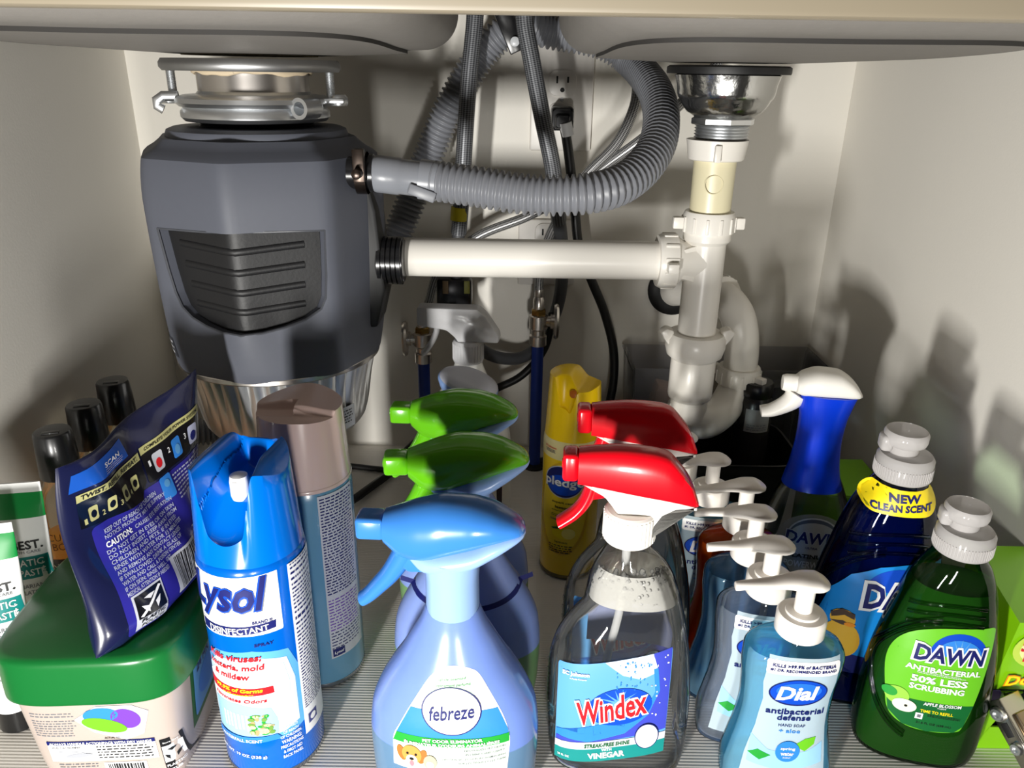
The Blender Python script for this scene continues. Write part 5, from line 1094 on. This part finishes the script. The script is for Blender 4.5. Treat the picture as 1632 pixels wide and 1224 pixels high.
pr.text('KEEP OUT OF REACH OF CHILDREN', .052, .0034, .050, .0865, PTX, 4, .02); pr.text('NOTICE: PRODUCT MAY BE SLIPPERY', .060, .0030, .053, .0822, PTX, 4, .015); pr.text('CAUTION:', .022, .0046, .033, .0765, I_WHITE, 4, .03); pr.text('CAUSES EYE IRRITATION', .040, .0030, .067, .0765, PTX, 4, .015)
for k, w_ in enumerate(('DO NOT GET IN EYES OR ON SKIN', 'DO NOT INGEST. KEEP AWAY FROM', 'CHILDREN AND PETS. IF IN EYES:', 'RINSE WITH WATER FOR 15 MINUTES', 'AND REMOVE ANY CONTACT LENSES', 'IF SWALLOWED: DRINK A GLASS OF', 'WATER AND CALL A POISON CENTER', 'IF ON SKIN: RINSE WELL. GET', 'MEDICAL ATTENTION IF NEEDED')): pr.text(w_, (.066, .067, .064, .067, .062, .060, .056, .044, .038)[k], .0030, .021 + (.066, .067, .064, .067, .062, .060, .056, .044, .038)[k] / 2, .0712 - .0041 * k, PTX, 4, .015)
pr.lines(.096, .136, .090, .070, .0030, PTX, 4, .5); pr.lines(.098, .136, .047, .012, .0030, PTX, 4, .5)
pr.poly(rrect(.082, .094, .076, .094, .002), I_MBLUE, 4, 'icon'); pr.poly(oval(.088, .088, .003, .003, 12), I_SKY, 5, 'icon'); pr.poly(rrect(.108, .138, .050, .066, .003), PBK, 5, 'panel'); pr.text('FILLED IN', .014, .0034, .126, .060, I_LGREY, 7, .02); pr.text('SCOOPS', .013, .0034, .126, .0555, I_LGREY, 7, .02)
pr.poly(rrect(.062, .094, .014, .042), I_LGREY, 4, 'barcode'); rnd = random.Random(4); z = .016
x = .066
while x < .092: w = rnd.choice((.0006, .001, .0015)); pr.poly(rrect(x, x + w, .016, .040), I_BLACK, 5, 'barcode'); x += w + rnd.choice((.0006, .001))
pr.poly(rrect(.022, .048, .008, .036), I_LGREY, 4, 'recycle_mark'); pr.poly(rrect(.0235, .0465, .017, .0345), PBK, 5, 'recycle_mark')
for k in range(3):
    a = R(90 + 120 * k); c_ = (.035 + .0052 * cos(a), .0255 + .0042 * sin(a)); pr.poly([(c_[0] + .0052 * cos(a + R(75)), c_[1] + .0042 * sin(a + R(75))), (c_[0] + .002 * cos(a), c_[1] + .0016 * sin(a)), (c_[0] + .0052 * cos(a - R(75)), c_[1] + .0042 * sin(a - R(75))), (c_[0] - .002 * cos(a), c_[1] - .0016 * sin(a))], I_WHITE, 6, 'recycle_mark')
pr.poly([(.0245, .019), (.0265, .018), (.0460, .0325), (.0440, .0335)], I_WHITE, 7, 'recycle_mark'); pr.text('PLASTIC', .019, .0032, .035, .0148, I_BLACK, 6, .03); pr.text('POUCH', .017, .0030, .035, .0105, I_BLACK, 6, .01)
pr.done(po)

# oil bottles with black caps
OILW = film('oil_wall', (244, 240, 228), .8, .04, .16, (236, 228, 204)); OIL = liquid('amber_oil', (240, 206, 112), .55); CAPK = pbr('cap_black', (16, 16, 17), rough=.3, coat=.2); BRN = pbr('label_brown', (38, 27, 22), rough=.4)
for k, (bx, by, lab, rz) in enumerate(((-.4135, .622, 'black capped oil bottle with brown wood label, nearest to the toothpaste tubes', 20), (-.4165, .682, 'black capped oil bottle in the middle of the row of three', 16), (-.4175, .742, 'black capped oil bottle at the far end of the row of three', 14))):
    t = thing('oil_bottle', lab, 'bottle', (bx, by, 0), R(rz), 'black capped oil bottles')
    OB = Body([(0, -.022, .022, .017, 2.8), (.004, -.025, .025, .02, 2.8), (.13, -.0265, .0265, .021, 2.8), (.15, -.0255, .0255, .0205, 2.6), (.162, -.022, .022, .0185, 2.3), (.172, -.0165, .0165, .0155, 2), (.184, -.0135, .0135, .0135, 2)])
    mb = MB(); mb.loft(OB.rings(nz=34, seg=40, round0=.005)); mb.build('bottle', OILW, t, angle=60)
    mb = MB(); mb.loft(OB.rings(z0=.003, z1=.118, nz=24, seg=40, ins=.0014, round0=.004)); mb.build('liquid', OIL, t, angle=60)
    mb = MB(); mb.lathe([(.0172, .1800), (.0178, .1810), (.0160, .2220), (.0148, .2240), (.010, .2245)], 40); mb.box((0, -.006, .2246), (.014, .006, .0012), bev=.0004); mb.build('cap', CAPK, t, angle=50)
    pr = Print(OB, .006); pr.poly(rrect(-.0235, .0235, .062, .102), BRN, 1); pr.text('NATURAL', .040, .0070, 0, .0935, I_CREAM, 3, .0); pr.text('WOOD OIL', .042, .0070, 0, .0835, I_CREAM, 3, .0); pr.lines(-.018, .018, .0755, .066, .0032, I_CREAM, 3, .3)
    pr.text('CUTTING', .038, .0075, 0, .1255, pbr('ink_brown', (96, 70, 40)), 3, -.003); pr.text('BOARD', .030, .0075, -.001, .1155, pbr('ink_brown', (96, 70, 40)), 3, -.003); pr.poly(rrect(-.0225, .0225, .055, .0605), I_ORANGE, 1, 'panel'); pr.done(t)

# toothpaste tubes standing on their caps
TUBE = pbr('tube_white', (232, 232, 230), rough=.3, coat=.2); TGRN = pbr('tube_green', (20, 132, 60), rough=.3, coat=.2)
for bx, by, zt, rz, rx, lab in ((-.4290, .562, .203, 10, 3, 'white and green toothpaste tube standing beside the black capped oil bottle'), (-.4225, .508, .196, 14, 5, 'white and green toothpaste tube in front, touching the green lid')):
    t = thing('toothpaste_tube', lab, 'toothpaste', (bx, by, .0), R(rz), 'toothpaste tubes'); s_ = zt / .20
    TT = Body([(.022, -.0165, .0165, .0165, 2), (.05, -.020, .020, .0160, 2), (.10, -.025, .025, .0125, 2), (.15, -.0292, .0292, .0075, 2), (.185, -.0315, .0315, .0022, 2), (.190, -.0318, .0318, .0013, 3), (.200, -.032, .032, .0012, 3)])
    mb = MB(); mb.loft(TT.rings(z0=.022, z1=.168, nz=30, seg=48)); mb.build('tube_body', TUBE, t, angle=60)
    mb = MB(); mb.loft(TT.rings(z0=.168, z1=.191, nz=10, seg=48)); mb.build('green_end', TGRN, t, angle=60)
    mb = MB(); mb.loft(TT.rings(z0=.191, z1=.200, nz=4, seg=48)); mb.build('crimp', TUBE, t, angle=60)
    mb = MB(); mb.lathe([(.0160, 0), (.0168, .001), (.0160, .022), (.012, .023)], 36); mb.build('cap', CAPK, t)
    pr = Print(TT, .006); pr.text("VET'S BEST.", .052, .0085, -.0015, .1440, I_BLACK, 2, .03, 0); pr.text('DENTAL HEALTH CARE', .044, .0026, .000, .1375, I_GREY, 2, .01)
    pr.poly(rrect(-.025, .0262, .1120, .1330), I_TEAL, 1); pr.text('ENZYMATIC', .044, .0064, .001, .1275, I_WHITE, 3, .015); pr.text('TOOTHPASTE', .046, .0064, .000, .1180, I_WHITE, 3, .015)
    pr.text('VETERINARIAN', .034, .0038, .003, .1050, I_GREY, 2, .01); pr.text('FORMULATED', .030, .0038, .003, .0990, I_GREY, 2, .01)
    for k, w_ in enumerate(('Wipe Away', 'Tartar', 'Fresh Breath', 'Cleans & Helps', 'Whitens Teeth')): pr.text(w_, (.018, .011, .020, .024, .022)[k], .0034, .006, .089 - .0075 * k, I_BLACK, 2, .005, .15)
    pr.done(t); t.scale = (1, 1, s_)

# ---------------------------------------------------------------- right side: sponge cartons, hinge
LGRN = pbr('carton_green', (126, 190, 14), rough=.28, coat=.3); LGD = pbr('carton_green_dark', (96, 150, 10), rough=.32)
t = thing('sponge_carton', 'lime green sponge carton with red and yellow lettering and a cut out window', 'carton', (.4245, .533, 0), R(0))
mb = MB(); mb.loft([[(-.032, -.040, 0), (.028, -.040, 0), (.024, .042, 0), (-.030, .042, 0)], [(-.032, -.040, .009), (.028, -.040, .009), (.024, .042, .009), (-.030, .042, .009)]]); mb.box((0.002, .0405, .045), (.052, .003, .09)); mb.box((-.0305, 0.002, .05), (.0025, .078, .09)); mb.box((.0245, 0.0, .05), (.0025, .074, .09)); mb.build('lower_tray', LGRN, t, smooth=False)
mb = MB(); mb.prism([(-.032, .009), (-.024, .009), (-.0125, .036), (-.006, .052), (.0005, .062), (-.0285, .062)], -.0405, -.039); mb.prism([(-.024, .009), (.028, .009), (.028, .024), (-.018, .024)], -.0405, -.039); mb.build('cut_front', LGRN, t, smooth=False)
mb = MB(); mb.loft([[(-.0285, -.0415, .066), (.0282, -.0415, .066), (.026, .040, .072), (-.024, .040, .072)], [(-.0225, -.0425, .134), (.0295, -.0425, .134), (.0262, .040, .150), (-.0185, .040, .150)]]); mb.build('upper_box', LGRN, t, smooth=False)
mb = MB(); mb.box((.0, .0, .0335), (.046, .06, .042), bev=.005); sp = mb.build('sponge', pbr('sponge_grey', (40, 52, 62), rough=.9, bump=(900, .8)), t)
mb = MB(); mb.prism(rrect(-.0288, -.0195, .053, .0655, .002), -.0432, -.0418); mb.build('tape', pbr('purple_tape', (110, 84, 170), rough=.3), t)
FS = Flat((.420 * 0, -.0433, .10), (1, 0, 0), (.0, -.02, 1)); pr = Print(FS, 1)
pr.poly(oval(.005, .0085, .0270, .0195, 30), pbr('ink_lime_pale', (190, 214, 84), rough=.35), 1); pr.poly(oval(.006, .0085, .0225, .0155, 28), pbr('ink_cream_yellow', (228, 232, 160), rough=.35), 2, 'panel'); pr.poly(oval(.010, .0075, .0160, .0110, 24), I_LIME, 3, 'panel')
pr.text('Scotch', .034, .0100, .0000, .0140, I_RED, 5, .03, .2, .12); pr.text('Brite', .028, .0100, .0010, .0035, I_RED, 5, .03, .2, .12); pr.text('Dobie', .042, .0115, -.0005, -.0215, I_ORANGE, 4, .06, .2, .1); pr.text('Dobie', .040, .0100, -.0005, -.0215, I_YEL, 5, .02, .2, .1); pr.done(t)
t = thing('sponge_carton', 'plain lime green carton partly hidden behind the tall navy dish soap', 'carton', (.388, .785, 0), 0)
mb = MB(); mb.box((0, 0, .05), (.074, .088, .10), bev=.0015, seg=1); mb.build('box', LGD, t, smooth=False)
mb = MB(); mb.box((0, .0, .1008), (.070, .084, .0012), Matrix.Rotation(R(1), 4, 'X')); mb.build('flap', LGRN, t, smooth=False)

NICK = pbr('nickel', (186, 180, 168), rough=.25, metal=1, bump=(60, .05))
H0, H1 = at(1592, 1114, .474), at(1652, 1222, .438)
ha = (H1 - H0).normalized(); hs = Vector((.86, .51, 0)); hs = (hs - ha * ha.dot(hs)).normalized(); hn = ha.cross(hs) * (1 if ha.cross(hs).z > 0 else -1)
t = thing('cabinet_hinge', 'metal cabinet hinge arm with round screws in front of the lime carton', 'hinge', tuple(H0))
Mh = Matrix((tuple(ha) + (0,), tuple(hs) + (0,), tuple(hn) + (0,), (0, 0, 0, 1))).transposed(); HL = (H1 - H0).length
mb = MB(); mb.box((HL / 2, .013, -.001), (HL, .026, .002), Mh, bev=.0007); mb.box((HL / 2, .001, -.007), (HL, .002, .014), Mh, bev=.0007); mb.box((HL / 2, .025, -.007), (HL, .002, .014), Mh, bev=.0007); mb.build('arm', NICK, t)
mb = MB(); mb.box((HL * .62, .013, .0015), (HL * .72, .015, .004), Mh, bev=.0014); mb.build('arm_cover', pbr('bronze_nickel', (150, 132, 108), rough=.3, metal=1), t)
for x, rr in ((HL * .20, .0056), (HL * .72, .0050)):
    mb = MB(); mb.lathe([(rr, 0), (rr, .003), (rr * .8, .0042), (rr * .45, .0042), (rr * .4, .0024)], 22, Mh @ T((x, 0, -.007)) @ Matrix.Rotation(R(90), 4, 'X')); mb.build('screw', CHROME, t)
mb = MB(); mb.box((HL * .45, -.0002, -.0075), (.011, .0008, .006), Mh, bev=.0003); mb.build('slot', SLOT, t)
mb = MB(); mb.box((HL * .80, .050, -.008), (.030, .052, .008), Mh, bev=.001); mb.build('mounting_plate', NICK, t)

# ---------------------------------------------------------------- back corner: clear bin, small jar, black caddy
t = thing('storage_bin', 'low clear plastic storage bin against the back wall holding small packs', 'bin', (.288, .985, 0))
mb = MB(); W_, D_, H_ = .258, .096, .172
o_ = [(-W_ / 2, -D_ / 2), (W_ / 2, -D_ / 2), (W_ / 2, D_ / 2), (-W_ / 2, D_ / 2)]; i_ = [(x * .985, y * .96) for x, y in o_]
mb.loft([[(x * .94, y * .92, 0) for x, y in o_], [(x, y, H_ - .006) for x, y in o_], [(x * 1.02, y * 1.04, H_ - .004) for x, y in o_], [(x * 1.02, y * 1.04, H_) for x, y in o_], [(x, y, H_) for x, y in i_], [(x * .94, y * .9, .003) for x, y in i_]]); mb.build('bin_body', film('bin_clear', (242, 242, 244), .4, .1, .10, (150, 150, 152)), t)
PK = [('paper_pack', 'tan paper pack leaning inside the clear bin', 'pack', -.098, .036, .13, 12, (150, 118, 92)), ('paper_pack', 'cream paper pack leaning inside the clear bin', 'pack', -.040, .042, .15, 8, (176, 164, 146)), ('paper_pack', 'dark grey pack standing inside the clear bin', 'pack', .055, .10, .13, -3, (70, 68, 68))]
for nm, lb, ct, x, w_, h_, a_, c_ in PK:
    k = thing(nm, lb, ct, (.288 + x, .985, .0045)); M = Matrix.Rotation(R(a_), 4, 'Y'); mb = MB(); mb.box((0, 0, h_ / 2), (w_, .03, h_), M, bev=.003); mb.build('pack', pbr('pack_%d' % c_[0], c_, rough=.6), k); mb = MB(); mb.box((0, -.0153, h_ * .55), (w_ * .8, .0006, h_ * .25), M); mb.build('band', pbr('pack_band_%d' % c_[0], tuple(int(v * .6) for v in c_), rough=.5), k)
t = thing('caddy', 'glossy black plastic caddy on the floor behind the row of pump bottles', 'caddy', (.272, .856, 0))
CB = Body([(0, -.062, .060, .052, 5), (.006, -.065, .063, .055, 5), (.08, -.070, .070, .060, 5), (.100, -.072, .072, .062, 5), (.104, -.074, .074, .064, 5), (.108, -.074, .074, .064, 5)])
mb = MB(); rr_ = CB.rings(nz=24, seg=80); inn = [CB.ring(z, 80, .003) for z in (.108, .09, .06, .01)]; mb.loft(rr_ + inn); mb.build('caddy_body', pbr('caddy_black', (10, 10, 11), rough=.35), t, angle=60)
t = thing('small_jar', 'small dark jar with a pale label standing in the black caddy', 'jar', (.300, .872, .0115))
mb = MB(); mb.lathe([(.020, 0), (.022, .002), (.022, .148), (.019, .154)], 36); mb.build('jar_body', pbr('jar_dark', (34, 32, 32), rough=.25), t, angle=50)
mb = MB(); mb.lathe([(.019, .154), (.0195, .155), (.0195, .170), (.018, .172)], 36); mb.build('lid', CAPK, t)
pr = Print(Cyl(.022), .006); pr.poly(rrect(-.016, .016, .112, .142), pbr('jar_label', (150, 148, 146), rough=.5), 1); pr.lines(-.013, .013, .122, .114, .003, I_GREY, 2); pr.done(t)
